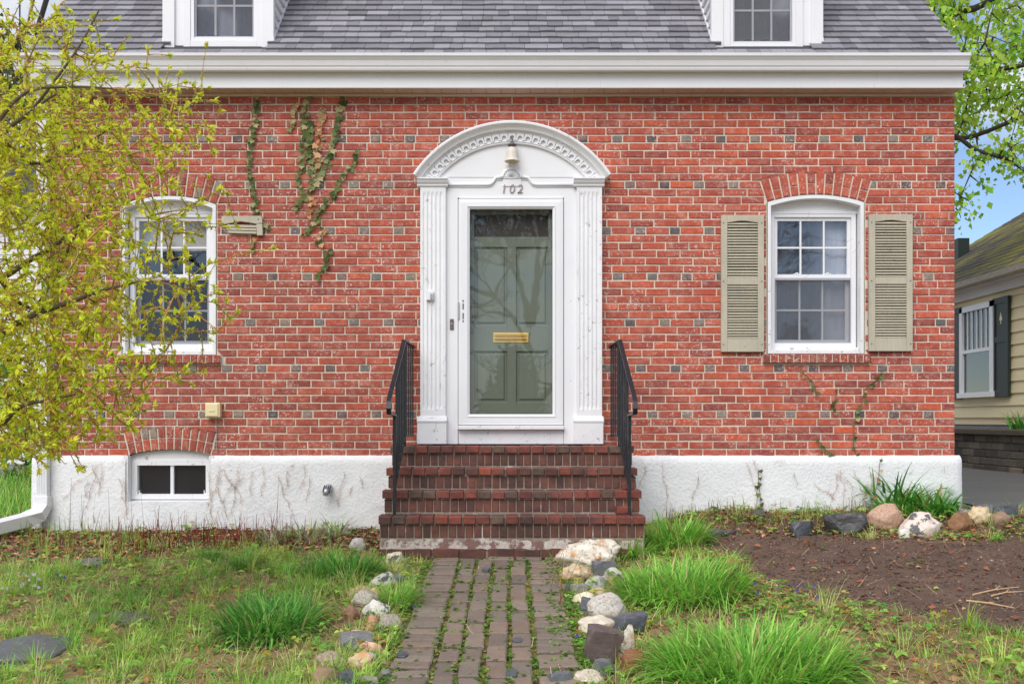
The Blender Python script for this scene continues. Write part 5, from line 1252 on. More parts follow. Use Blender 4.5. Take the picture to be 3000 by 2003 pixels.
# low broad-leaved weeds: clover, violets, ground ivy
def weeds(name, n, size, fn, cols, lab, hgt=0.03):
    x, y, z, px, py = scatter(n); so_, lb_, rb_, onp = region(px, py, x)
    k = rng.random(len(x)) < fn(x, y, px, py, so_, lb_, rb_, onp); x, y, z = x[k], y[k], z[k]; m = len(x); S_ = Soup(3)
    base = pick(cols, m)
    sc_ = size * (0.6 + 0.8 * rng.random(m)); hz = hgt * (0.3 + rng.random(m)); a0 = rng.random(m) * 6.28
    for q in range(4):
        a = a0 + q * 1.57 + rng.normal(0, 0.25, m)
        ax = np.stack([np.cos(a), np.sin(a), rng.normal(0.12, 0.28, m)], 1)
        nr = np.stack([rng.normal(0, .25, m), rng.normal(0, .25, m), np.ones(m)], 1)
        S_.add(*leaves(np.stack([x, y, z + hz], 1), ax, nr, sc_, sc_ * 0.85, base * (1 + 0.1 * rng.normal(size=(m, 1)))))
    return S_.build(name, M['leaf'], label=lab, cat='weeds', kind='stuff')
GW = [S(154, 202, 92), S(134, 186, 82), S(176, 214, 102), S(196, 216, 116), S(114, 168, 74)]
def f_lawn(x, y, px, py, so_, lb_, rb_, onp):
    d_ = np.where(x < 0, 0.15 + 0.85 * patch(x, y, 1.9, 3.0) ** 2, 0.10 + 0.6 * patch(x, y, 2.4, 5.0) ** 2)
    d_ = np.where((px > 2150) & (px < 2600) & (py > 1690) & (py < 1850), 0.8, d_)
    d_ = np.where(((px > 1080) & (px < 1240) | (px > 1560) & (px < 1720)) & (py > 1650), 0.85, d_)
    return np.where(so_ | onp, 0.006, np.where(lb_, 0.16, np.where(rb_, 0.35, d_)))
weeds('ground_weeds', 28000, 0.024, f_lawn, GW, 'low clover and violet leaves through the lawn')
def f_big(x, y, px, py, so_, lb_, rb_, onp):
    d_ = 0.15 + 0.85 * patch(x, y, 2.2, 6.0) ** 3 + 0.5 * ((px < 560) & (py > 1880)) + 0.35 * (((px > 1080) & (px < 1230) | (px > 1590) & (px < 1730)) & (py > 1680)) + 0.5 * ((px > 2180) & (px < 2560) & (py > 1680) & (py < 1830))
    return np.where(so_ | onp, 0.0, np.where(lb_, 0.25, np.where(rb_, 0.3, d_)))
weeds('broad_weeds', 3600, 0.036, f_big, GW + [S(196, 190, 96), S(178, 150, 70)], 'larger strawberry-like weed leaves scattered over the lawn', 0.06)
def f_path(x, y, px, py, so_, lb_, rb_, onp):
    xr = (x + 0.390) / 0.125; jx = np.minimum(np.abs(xr - np.round(xr)), 1) * 0.125
    yr = (y + 1.348) / 0.2535; jy = np.abs(yr - np.round(yr)) * 0.2535
    onj = ((jx < 0.022) | (jy < 0.018) & (patch(x, y, 9, 0.3) > 0.40)) & (xr > -0.4) & (xr < 4.6)
    edge = (x > 0.20) | (x < -0.56)
    return np.where((x > -0.66) & (x < 0.40) & (y < -1.25), np.where(onj, 0.8 * patch(x, y, 6, 1.2) ** 1.2 + 0.15, np.where(edge, 0.6, 0.03)), 0.0)
weeds('path_weeds', 120000, 0.016, f_path, [S(134, 168, 74), S(112, 154, 62), S(160, 186, 92), S(96, 140, 58)], 'small weeds growing in the joints of the path', 0.016 + 0.012)
# fallen leaves, twigs and straw
def litter(n, fn, size, cols, name, lab):
    x, y, z, px, py = scatter(n); so_, lb_, rb_, onp = region(px, py, x)
    k = rng.random(len(x)) < fn(x, y, px, py, so_, lb_, rb_, onp); m = k.sum(); P_ = np.stack([x[k], y[k], z[k] + 0.006 + 0.012 * rng.random(m)], 1)
    a = rng.random(m) * 6.28; sc_ = size * (0.5 + 0.9 * rng.random(m))
    V_, F_, C_ = leaves(P_, np.stack([np.cos(a), np.sin(a), rng.normal(0, .3, m)], 1), np.stack([rng.normal(0, .5, m), rng.normal(0, .5, m), np.ones(m)], 1), sc_, sc_ * 0.6, pick(cols, m), 0.25)
    return arr_mesh(name, V_, F_, M['litter'], C_, label=lab, cat='leaves', kind='stuff')
litter(60000, lambda x, y, px, py, so_, lb_, rb_, onp: np.where(lb_, 0.75, np.where(rb_, 0.45, np.where(so_, 0.03, np.where(onp, 0.02, 0.08 + 0.12 * (x > 0.5))))), 0.042,
       [S(166, 106, 74), S(132, 86, 64), S(190, 134, 94), S(108, 72, 56), S(204, 158, 118), S(150, 86, 58)], 'fallen_leaves', 'brown fallen leaves in the beds and lawn')
def straw(n, fn, name, lab, cols, l0, l1, w=0.0032):
    x, y, z, px, py = scatter(n); so_, lb_, rb_, onp = region(px, py, x)
    k = rng.random(len(x)) < fn(x, y, px, py, so_, lb_, rb_, onp); m = k.sum()
    V_, F_, C_ = blades(np.stack([x[k], y[k], z[k] + 0.004 + 0.02 * rng.random(m)], 1), l0 + (l1 - l0) * rng.random(m) ** 2, np.full(m, w), rng.random(m) * 6.28, 1.35 + 0.2 * rng.normal(size=m), 0.25 * rng.normal(size=m), pick(cols, m), seg=2, tip=0.5)
    return arr_mesh(name, V_, F_, M['litter'], C_, label=lab, cat='straw', kind='stuff')
straw(70000, lambda x, y, px, py, so_, lb_, rb_, onp: np.where(so_, 0.05, np.where(onp, 0.015, np.where(lb_, 0.3, np.where(rb_, 0.35, np.where(x > 0.4, 0.42, 0.5 * patch(x, y, 2.0, 4.0) ** 2 + 0.08))))),
      'dry_straw', 'dry straw and dead grass strewn over the ground', [S(212, 182, 138), S(188, 156, 118), S(226, 202, 160), S(156, 122, 92), S(176, 128, 94)], 0.04, 0.16, 0.0038)
# pebbles and slate crumbs on the bare soil
x, y, z, px, py = scatter(40000); so_, lb_, rb_, onp = region(px, py, x)
k = (so_ & (rng.random(len(x)) < 0.9)) | (onp & (rng.random(len(x)) < 0.05)) | (rb_ & (rng.random(len(x)) < 0.08)); m = k.sum()
S_ = Soup(3); P_ = np.stack([x[k], y[k], z[k] + 0.003], 1); r_ = 0.004 + 0.012 * rng.random(m) ** 3
th0 = rng.random(m) * 6.28; o4 = np.arange(m)[:, None] * 6
VV = [P_ + np.stack([np.zeros(m), np.zeros(m), r_ * 0.7], 1)]
for q in range(4):
    a = th0 + q * 1.57 + rng.normal(0, .2, m); rq = r_ * (0.7 + 0.6 * rng.random(m)); VV.append(P_ + np.stack([rq * np.cos(a), rq * np.sin(a), r_ * 0.15], 1))
VV.append(P_ - np.stack([np.zeros(m), np.zeros(m), r_], 1)); VV = np.stack(VV, 1).reshape(-1, 3)
FF = np.concatenate([o4 + np.array([[0, q, q % 4 + 1]]) for q in range(1, 5)] + [o4 + np.array([[5, q % 4 + 1, q]]) for q in range(1, 5)], 0)
arr_mesh('pebbles', VV, FF, M['litter'], np.repeat(pick([S(92, 90, 92), S(116, 94, 80), S(124, 116, 112), S(88, 68, 56), S(170, 156, 142), S(104, 82, 68), S(126, 100, 82)], m, [1.5, 4, 1, 4, .5, 4, 4]), 6, 0), label='small stones and slate crumbs on the bare soil', cat='pebbles', kind='stuff')
# red peony stems and dry stalks in the left bed
def stems(name, px0, px1, py0, py1, n, h0, h1, w, cols, lab, lean=0.18, mat='grass', cat='plant stems'):
    pxs = rng.uniform(px0, px1, n); pys = rng.uniform(py0, py1, n); pts = np.array([hit(a, b)[:3] for a, b in zip(pxs, pys)])
    V_, F_, C_ = blades(pts, h0 + (h1 - h0) * rng.random(n), w * (0.6 + 0.7 * rng.random(n)), rng.random(n) * 6.28, lean * np.abs(rng.normal(size=n)), 0.25 * rng.random(n), pick(cols, n), seg=3, tip=0.3)
    return arr_mesh(name, V_, F_, M[mat], C_, label=lab, cat=cat, kind='stuff')
stems('red_stems', 330, 860, 1555, 1622, 420, 0.03, 0.24, 0.008, [S(140, 48, 38), S(120, 44, 36), S(158, 66, 46), S(104, 60, 44)], 'dark red young stems along the left bed', 0.32)
stems('green_shoots', 60, 420, 1530, 1640, 420, 0.04, 0.17, 0.009, [S(140, 176, 66), S(116, 160, 58), S(168, 190, 90), S(150, 120, 60)], 'green shoots in the bed beside the downspout')
stems('dry_stalks', 150, 860, 1530, 1580, 40, 0.2, 0.5, 0.005, [S(96, 72, 60), S(120, 90, 72), S(80, 60, 54)], 'thin dark dry stalks against the white foundation', 0.3, 'litter')
stems('bed_sprigs', 1880, 2560, 1490, 1545, 520, 0.03, 0.16, 0.008, [S(132, 156, 74), S(110, 128, 62), S(150, 130, 84), S(120, 92, 66)], 'scrubby green and brown sprigs under the right foundation', 0.3)
stems('path_edge_twigs', 1600, 1680, 1690, 1800, 7, 0.25, 0.5, 0.008, [S(150, 112, 72), S(128, 90, 60)], 'dry upright twigs at the right path edge', 0.35, 'litter')
# pale sticks on the bare soil
for k, (a, b, lab) in enumerate((((2905, 1748), (2998, 1735), 'pale stick lying on the bare soil at the right edge'), ((2850, 1745), (2985, 1722), 'longer pale stick above the other on the bare soil'), ((2830, 1762), (2972, 1784), 'forked pale stick nearest the grass on the bare soil'))):
    pa, pb = Vector(hit(*a)[:3]), Vector(hit(*b)[:3]); pm = (pa + pb) / 2 + Vector((0, 0.02, 0.012)); up = Vector((0, 0, 0.008))
    MB().tube([pa + up, pm, pb + up], [0.006, 0.005, 0.003], 6).tube([pm, pm + (pb - pa) * 0.2 + Vector((0, 0.05, 0.006))], [0.004, 0.002], 5).build('fallen_stick', M['vine'] if False else new_mat('pale_stick', base=S(206, 172, 130), rough=0.8, var=((40.0, 0.2),)), None, label=lab, cat='stick', group='sticks on the bare soil')
# violets
x, y, z, d_ = [], [], [], []
for a, b in [(rng.uniform(0, 120), rng.uniform(1700, 1745)) for _ in range(16)] + [(rng.uniform(2200, 2420), rng.uniform(1730, 1775)) for _ in range(9)] + [(170, 1705), (190, 1712), (1690, 1888), (1215, 1800)]:
    q = hit(a, b); x.append(q[0]); y.append(q[1]); z.append(q[2])
m = len(x); S_ = Soup(3); colv = np.where(np.arange(m)[:, None] < 14, np.array([S(226, 224, 240)]), np.array([S(112, 96, 190)]))
for q in range(5):
    a = q * 1.256 + rng.random(m); S_.add(*leaves(np.stack([x, y, np.array(z) + 0.05], 1), np.stack([np.cos(a), -0.5 * np.ones(m), np.sin(a)], 1), np.tile([0, -1.0, 0.3], (m, 1)), np.full(m, 0.014), np.full(m, 0.012), colv))
S_.build('violet_flowers', M['leaf'], label='small white and purple violets in the lawn', cat='flowers', kind='stuff')
#%%PART5
# ------------------------------------------------------------------ ivy on the wall
def ivy_mesh():
    out = [(0, 0), (0.30, 0.06), (0.52, -0.02), (0.42, 0.30), (0.56, 0.52), (0.26, 0.58), (0.0, 1.0), (-0.26, 0.58), (-0.56, 0.52), (-0.42, 0.30), (-0.52, -0.02), (-0.30, 0.06)]
    vv = [(0, 0.03, 0.35)] + [(x_, 0.10 * abs(x_) - 0.05 * z_, z_) for x_, z_ in out]
    me = MB().add(vv, [(0, 1 + i, 1 + (i + 1) % 12) for i in range(12)]).mesh('leaf'); me.materials.append(M['ivyleaf']); return me
IVY = ivy_mesh()
ICOL = {'g': [S(94, 108, 58), S(74, 92, 50), S(114, 124, 72)], 'p': [S(150, 152, 108), S(176, 166, 122), S(128, 138, 92)], 't': [S(206, 156, 112), S(186, 130, 90), S(214, 176, 136)]}
def ivy(pts, mix, lab, size=0.045, step=0.019, y0=-0.014, s=331.0):
    pts = [((a - 1500) / s, CZ + (HY - b) / s) for a, b in pts]
    lo = min(pts, key=lambda p: p[1])
    t = thing('ivy_vine', (lo[0], y0, lo[1]), lab, 'ivy', 'ivy strands on the brick wall')
    line = [(x_, y0 - 0.003 + rnd.uniform(-.002, .002), z_) for x_, z_ in pts]
    MB().tube(line, 0.0028, 5).build('stem', M['vine'], t)
    for (xa, za), (xb, zb_) in zip(pts[:-1], pts[1:]):
        L_ = math.hypot(xb - xa, zb_ - za); n = max(1, int(L_ / step))
        for i in range(n):
            q = (i + rnd.random()) / n; x_, z_ = xa + (xb - xa) * q + rnd.uniform(-.022, .022), za + (zb_ - za) * q
            sc_ = size * rnd.uniform(0.7, 1.25); o = link('leaf', IVY, t, color=np.array(rnd.choice(ICOL[rnd.choice(mix)])) * rnd.uniform(0.85, 1.15))
            o.matrix_basis = Matrix.Translation((x_, y0 - 0.010 - rnd.random() * 0.014, z_)) @ Matrix.Rotation(math.pi + rnd.uniform(-.8, .8), 4, 'Y') @ Matrix.Rotation(rnd.uniform(-.5, .35), 4, 'X') @ Matrix.Diagonal((sc_, sc_, sc_, 1))
z7 = lambda L_: [(600 + a / 2.85, 250 + b / 2.85) for a, b in L_]
ivy(z7([(430, 90), (420, 200), (420, 300), (400, 420), (385, 560), (375, 680), (380, 800), (410, 920), (440, 1080), (500, 1160), (540, 1200)]), 'ppggg', 'long ivy strand from the eave down to the broken shutter')
ivy(z7([(400, 1240), (410, 1310), (405, 1390)]), 'gt', 'short ivy end hanging below the broken shutter', 0.04)
ivy(z7([(755, 140), (745, 230), (740, 310), (715, 370)]), 'ppt', 'short pale ivy strand left of the central ivy group', 0.045)
ivy(z7([(865, 90), (850, 180), (830, 280), (830, 350), (815, 470), (800, 560), (810, 640), (790, 760), (785, 830), (830, 940), (770, 1020), (735, 1030)]), 'ppggg', 'left strand of the central ivy group under the eave')
ivy(z7([(880, 290), (880, 380), (875, 460), (870, 540), (880, 640), (900, 750), (910, 820), (870, 890)]), 'gggp', 'dense dark middle strand of the central ivy group', 0.055, 0.020)
ivy(z7([(990, 190), (975, 300), (965, 450), (935, 540), (960, 620), (940, 690)]), 'pptt', 'pinkish withered strand of the central ivy group', 0.05)
ivy(z7([(1165, 90), (1145, 180), (1125, 290), (1110, 370), (1085, 450), (1060, 530), (1030, 610), (1000, 690), (950, 750), (920, 820)]), 'pppgg', 'right strand of the central ivy group slanting down left from the eave', 0.055, 0.022)
ivy(z7([(1285, 530), (1260, 610), (1210, 680), (1165, 760), (1120, 830), (1080, 890), (1010, 980), (970, 1050), (930, 1120), (880, 1180), (830, 1250)]), 'pggg', 'outer ivy strand slanting down left towards the broken shutter')
ivy(z7([(885, 900), (880, 1040), (870, 1110)]), 'tt', 'few orange withered leaves under the central ivy group', 0.05, 0.03)
ivy(z7([(990, 1180), (965, 1270), (950, 1340)]), 'gt', 'small isolated ivy tuft below the outer strand', 0.045)
ivy(z7([(1030, 1360), (1020, 1450), (980, 1530), (945, 1600)]), 'ggg', 'dark green ivy tip lowest below the central group', 0.045)
z5 = lambda L_: [(2050 + a / 2.936, 1050 + b / 2.936) for a, b in L_]
ivy(z5([(1575, 100), (1510, 190), (1440, 240), (1400, 330), (1380, 430), (1330, 540), (1320, 640), (1330, 760), (1340, 820)]), 'gggp', 'thin ivy strand right of the right window sill running down to the foundation', 0.036, 0.035)
ivy(z5([(860, 90), (960, 190), (990, 280), (1040, 300)]), 'gp', 'thin short ivy strand under the left end of the right window sill', 0.034, 0.045)
ivy(z5([(1165, 260), (1170, 350), (1150, 420), (1185, 490)]), 'ggp', 'thin ivy strand in the middle below the right window', 0.036, 0.035)
ivy(z5([(1000, 680), (1040, 740), (1130, 830), (1140, 870)]), 'gg', 'ivy sprig crossing from brick to foundation below the right window', 0.040, 0.030)
ivy(z5([(500, 950), (500, 1080), (520, 1200), (520, 1300)]), 'gg', 'young ivy sprig on the white foundation right of the steps', 0.040, 0.04, -0.085, 333.0)
ivy(z5([(1560, 850), (1540, 900), (1530, 1040), (1490, 1180)]), 'gt', 'thin ivy sprig on the foundation left of the strap-leaved plants', 0.040, 0.07, -0.085, 333.0)
# dead rootlets left by removed vines
S_ = MB()
def rootlet(px, py, L_, ang, y0, hairs=True, s=332.0):
    x_, z_ = (px - 1500) / s, CZ + (HY - py) / s; pts = [(x_, y0, z_)]; a = ang
    for i in range(int(L_ / 0.03)):
        a += rnd.uniform(-.6, .6); a = ang + (a - ang) * 0.8; x_ += 0.03 * math.sin(a); z_ -= 0.03 * math.cos(a); pts.append((x_, y0 + rnd.uniform(-.004, .002), z_))
        if hairs and rnd.random() < 0.75:
            for _ in range(rnd.randint(2, 9)):
                b = a + rnd.choice((-1, 1)) * rnd.uniform(0.5, 1.5); l = rnd.uniform(0.004, 0.022); xo, zo = rnd.gauss(0, .007), rnd.gauss(0, .012); S_.tube([(x_ + xo, y0, z_ + zo), (x_ + xo + l * math.sin(b), y0 - 0.003, z_ + zo - l * math.cos(b))], [0.0010, 0.0006], 3, False)
    if len(pts) > 1: S_.tube(pts, [0.0013 for i in range(len(pts))], 3, False)
for q in [(285, 1345, .35, .15), (300, 1345, .5, -.1), (318, 1350, .42, -.25), (355, 1355, .4, .2), (250, 1400, .3, .1), (625, 1355, .4, .2), (640, 1345, .55, .1), (668, 1345, .5, .25), (690, 1350, .6, .12), (705, 1345, .5, -.05), (745, 1350, .35, -.15), (760, 1350, .5, .2),
          (820, 1350, .48, .1), (870, 1345, .4, .15), (905, 1350, .3, -.1), (1020, 1370, .35, .1), (1045, 1390, .2, .1), (140, 1360, .6, 0), (136, 1345, .65, .03),
          (1900, 1345, .35, .2), (1930, 1350, .4, .45), (2050, 1365, .4, .35), (2190, 1340, .35, -.1), (2310, 1345, .2, .1), (2380, 1375, .3, .3), (2430, 1355, .4, .4), (2470, 1350, .45, .1), (2490, 1345, .4, -.1), (2530, 1355, .35, -.1), (2540, 1400, .2, .1), (2570, 1350, .4, -.1), (2750, 1360, .12, .2)]:
    for _ in range(rnd.choice((1, 1, 2))): rootlet(q[0] + rnd.uniform(-16, 16), q[1] + rnd.uniform(0, 45), q[2] * rnd.uniform(.5, 1), q[3] * 0.8 + rnd.uniform(-.1, .1), -0.072)
for _ in range(70):
    rootlet(rnd.uniform(1870, 2780) if rnd.random() < 0.7 else rnd.uniform(650, 1180), rnd.uniform(300, 1320), rnd.uniform(0.04, 0.16), rnd.uniform(-1.4, 1.4), -0.012, False, 330.5)
S_.build('dead_rootlets', new_mat('dead_rootlet', base=S(172, 130, 98), rough=0.95, var=((8.0, 0.3),)), label='dead brown vine rootlets clinging to foundation and brick', cat='dead vine', kind='stuff')

# ------------------------------------------------------------------ the yellow-green shrub at the left
def grow(limbs, targets, droop, segs=5):
    """twigs from the nearest point of the limbs to each target; returns list of point arrays, extending the point set as it goes"""
    pts = np.concatenate(limbs); tw = []
    for t in targets:
        dv = pts - t; d2 = (dv ** 2).sum(1) + 0.6 * np.maximum(dv[:, 0], 0) ** 2 * 4
        a = pts[np.argmin(d2)]; L_ = np.linalg.norm(t - a)
        if L_ < 0.03: continue
        u = np.linspace(0, 1, segs)[:, None]; mid = (a + t) / 2 + np.array([0, 0, droop * L_]) + rng.normal(0, 0.06 * L_, 3)
        c = (1 - u) ** 2 * a + 2 * u * (1 - u) * mid + u ** 2 * t
        tw.append(c); pts = np.concatenate([pts, c[1:]])
    return tw
def spline(ctrl, n=14):
    c = np.array([tuple(p) for p in ctrl], float); u = np.linspace(0, len(c) - 1, n); i = np.minimum(u.astype(int), len(c) - 2); f_ = (u - i)[:, None]
    p0 = c[np.maximum(i - 1, 0)]; p1 = c[i]; p2 = c[i + 1]; p3 = c[np.minimum(i + 2, len(c) - 1)]
    return 0.5 * (2 * p1 + (p2 - p0) * f_ + (2 * p0 - 5 * p1 + 4 * p2 - p3) * f_ ** 2 + (3 * p1 - p0 - 3 * p2 + p3) * f_ ** 3)
def tubes(list_pts, r0, r1, col, n=4):
    Vs, Fs, Cs, o = [], [], [], 0
    for k, c in enumerate(list_pts):
        m_ = len(c); tg = np.gradient(c, axis=0); tg = unit(tg); a = unit(np.cross(tg, np.array([0.3, 0.2, 1.0]))); b = np.cross(tg, a)
        rr = np.linspace(r0[k] if hasattr(r0, '__len__') else r0, r1, m_)[:, None, None]; q = np.linspace(0, 2 * math.pi, n, endpoint=False)
        V_ = c[:, None, :] + rr * (a[:, None, :] * np.cos(q)[None, :, None] + b[:, None, :] * np.sin(q)[None, :, None])
        i = np.arange(m_ - 1)[:, None] * n; j = np.arange(n)[None]
        Fs.append(np.stack([i + j, i + (j + 1) % n, i + n + (j + 1) % n, i + n + j], -1).reshape(-1, 4) + o); Vs.append(V_.reshape(-1, 3)); Cs.append(np.repeat(np.array([col[k % len(col)]]), m_ * n, 0)); o += m_ * n
    return np.concatenate(Vs), np.concatenate(Fs), np.concatenate(Cs)
shrub = thing('shrub', (-3.35, -3.4, float(g(-3.35, -3.4))), 'tall leaning shrub with fresh yellow-green leaf tufts at the left', 'shrub')
q = lambda a, b, d: tuple(P(a, b, d))
rootp = (-3.35, -3.4, float(g(-3.35, -3.4)) - 0.05)
limbs = [spline([rootp, q(-230, 1350, 5.55), q(-160, 1220, 5.5), q(-60, 1180, 5.5), q(40, 1150, 5.45), q(75, 1120, 5.4)]),
         spline([q(-160, 1220, 5.5), q(-60, 1040, 5.4), q(60, 940, 5.3), q(220, 880, 5.2), q(300, 850, 5.15), q(430, 820, 5.1)]),
         spline([q(-160, 1220, 5.5), q(-120, 900, 5.6), q(0, 820, 5.5), q(90, 760, 5.45), q(160, 720, 5.4), q(250, 640, 5.4), q(290, 560, 5.35)]),
         spline([q(-120, 900, 5.6), q(-100, 560, 5.4), q(0, 400, 5.3), q(90, 330, 5.25), q(140, 290, 5.2), q(170, 275, 5.2)]),
         spline([q(-100, 560, 5.4), q(-60, 450, 5.0), q(60, 280, 4.95), q(200, 255, 4.95), q(330, 260, 5.0)]),
         spline([q(-60, 1180, 5.5), q(0, 1240, 5.3), q(60, 1190, 5.2), q(150, 1170, 5.1), q(240, 1150, 5.1)]),
         spline([q(0, 820, 5.5), q(100, 900, 5.7), q(220, 690, 5.8), q(240, 640, 5.8)]),
         spline([q(90, 330, 5.25), q(150, 250, 5.2), q(230, 140, 5.2), q(290, 30, 5.2)]),
         spline([q(0, 400, 5.3), q(100, 480, 5.5), q(250, 420, 5.6), q(330, 370, 5.6)])]
bnd = np.array([(0, 330), (100, 400), (200, 500), (300, 530), (450, 600), (600, 600), (750, 640), (850, 590), (950, 540), (1100, 480), (1200, 420), (1280, 340), (1340, 170)])
tg1 = []
while len(tg1) < 1250:
    b = rng.uniform(60, 1330); lim = np.interp(b, bnd[:, 0], bnd[:, 1]); a = -140 + (lim + 140) * rng.random() ** 1.3
    if b < 320 and rng.random() > 0.30 + 0.0008 * b: continue
    if a > lim * 0.55 and rng.random() < 0.72: continue
    tg1.append(tuple(P(a, b, rng.uniform(4.85, 6.1))))
tw1 = grow(limbs, np.array(tg1), 0.10)
tg2 = []
for c in tw1:
    for _ in range(3):
        p = c[rng.integers(1, len(c))]; tg2.append(p + np.array([0.20, 0, 0.04]) * rng.uniform(-0.2, 1.0) + rng.normal(0, 0.085, 3))
tw2 = grow(tw1, np.array(tg2), 0.06, 4)
arr_mesh('trunk', *tubes(limbs, [0.040, 0.024, 0.024, 0.018, 0.014, 0.018, 0.014, 0.009, 0.012], 0.004, [(0, 0, 0)], 8)[:2], M['bark'], parent=shrub, smooth=True)
V_, F_, C_ = tubes(tw1 + tw2, [0.0055] * len(tw1) + [0.003] * len(tw2), 0.0014, [S(160, 124, 76), S(176, 128, 72), S(140, 122, 74), S(190, 130, 70)])
arr_mesh('twigs', V_, F_, M['twig'], C_, parent=shrub)
S_ = Soup(3); YG = [S(228, 234, 64), S(214, 228, 62), S(240, 240, 84), S(196, 220, 64), S(236, 234, 80), S(244, 244, 100)]
tips = np.array([c[-1] for c in tw1 + tw2]); tdir = unit(np.array([c[-1] - c[-2] for c in tw1 + tw2]))
nl = 10; keep = rng.random(len(tips)) < 0.9; tp, td = tips[keep], tdir[keep]
for _ in range(nl):                                 # tufts at the tips
    n = len(tp); ax = td * 0.9 + randdir(n) * 0.65 + np.array([0, 0, 0.25]); ln = 0.018 + 0.026 * rng.random(n)
    S_.add(*leaves(tp - td * 0.03 * rng.random((n, 1)), ax, randdir(n) * 0.7 + np.array([0, -0.5, 0.8]), ln, ln * 0.40, pick(YG, n, am=0.12)))
pos, dr = [], []
for c in tw1 + tw2:                                 # smaller leaves and bud scales along the twigs
    L_ = np.linalg.norm(c[-1] - c[0]); k = max(2, int(L_ / 0.016)); u = rng.random(k) ** 0.8 * (len(c) - 1); i = np.minimum(u.astype(int), len(c) - 2); pos.append(c[i] + (u - i)[:, None] * (c[i + 1] - c[i])); dr.append(unit(c[i + 1] - c[i]))
pos = np.concatenate(pos); dr = np.concatenate(dr); n = len(pos)
for rep in range(3):
    ln = 0.008 + 0.018 * rng.random(n) ** 1.4
    S_.add(*leaves(pos, dr * 0.5 + randdir(n) * 0.8, randdir(n) * 0.7 + np.array([0, -0.5, 0.8]), ln, ln * 0.42, pick([S(212, 214, 96), S(196, 200, 88), S(206, 180, 108), S(200, 222, 88), S(224, 226, 108)], n)))
S_.build('foliage', M['shrubleaf'], parent=shrub)

# ------------------------------------------------------------------ maple behind the house on the right
def leafy_tree(name, root, limbs, targets, lab, cols, lsize, per, spread, trunk_r, bark, cat='tree', group=None, wl=0.8, droop=0.04):
    t = thing(name, root, lab, cat, group)
    tw = grow(limbs, targets, droop, 5)
    arr_mesh('trunk', *tubes(limbs, trunk_r, 0.03, [(0, 0, 0)], 8)[:2], M[bark], parent=t, smooth=True)
    arr_mesh('branches', *tubes(tw, 0.016, 0.005, [(0, 0, 0)], 4)[:2], M[bark], parent=t, kind='stuff')
    ends = np.array([c[-1] for c in tw] + [c[-2] for c in tw]); S_ = Soup(3); n = len(ends)
    tone = np.repeat(pick(cols, n, am=0.12), 1, 0)
    for _ in range(per):
        p = ends + rng.normal(0, spread, (n, 3)) * np.array([1, 1, 0.7]); ln = lsize * (0.6 + 0.7 * rng.random(n))
        ax = randdir(n) * 0.7 + np.array([0, 0, -0.45]); S_.add(*leaves(p, ax, randdir(n) + np.array([0, -0.6, 0.6]), ln, ln * wl, tone * (1 + 0.13 * rng.normal(size=(n, 1)))))
    S_.build('crown', M['leaf'], parent=t)
    return t
D = 16.5
mr_ = (P(2560, 1250, D + 1.5)[0], D + 1.5 - CD, 0.25)
limbs = [spline([mr_, q(2590, 700, D + 1.3), q(2640, 260, D + 0.6), q(2690, 110, D), q(2715, 20, D), q(2740, -160, D)]),
         spline([q(2640, 260, D + 0.6), q(2760, 60, D - 0.3), q(2870, 20, D - 0.6), q(2990, -60, D - 1)]),
         spline([q(2640, 260, D + .6), q(2780, 235, D), q(2900, 210, D - 0.4), q(3060, 180, D - 0.8)]),
         spline([q(2600, 560, D + 1.2), q(2720, 420, D), q(2850, 400, D - .3), q(3020, 330, D - 0.6)]),
         spline([q(2690, 110, D), q(2800, -100, D + .4), q(2950, -200, D + .6)]),
         spline([q(2600, 560, D + 1.2), q(2760, 400, D - .6), q(2860, 440, D - 0.8), q(2970, 470, D - 1)])]
tg = []
while len(tg) < 470:
    a, b = rng.uniform(2560, 3200), rng.uniform(-330, 560)
    lim = 330 + 210 * math.sin((a - 2640) / 260.0) if a > 2640 else 500
    if b > lim + 40 or (b > 300 and rng.random() < (b - 300) / 400): continue
    if patch(np.array([a / 60.0]), np.array([b / 60.0]), 1.3, 2.2)[0] < 0.34: continue
    tg.append(tuple(P(a, b, D + rng.uniform(-1.6, 1.6))))
for a, b in ((2800, 610), (2790, 560), (2840, 590), (2815, 640), (2880, 545)): tg.append(tuple(P(a, b, D - 1)))
leafy_tree('maple_tree', mr_, limbs, np.array(tg), 'spring maple with bright green young leaves behind the right corner of the house', [S(176, 212, 76), S(158, 200, 66), S(196, 224, 92), S(142, 188, 62), S(206, 224, 108)], 0.10, 12, 0.13, [0.20, 0.09, 0.07, 0.05, 0.07, 0.035], 'darkbark')

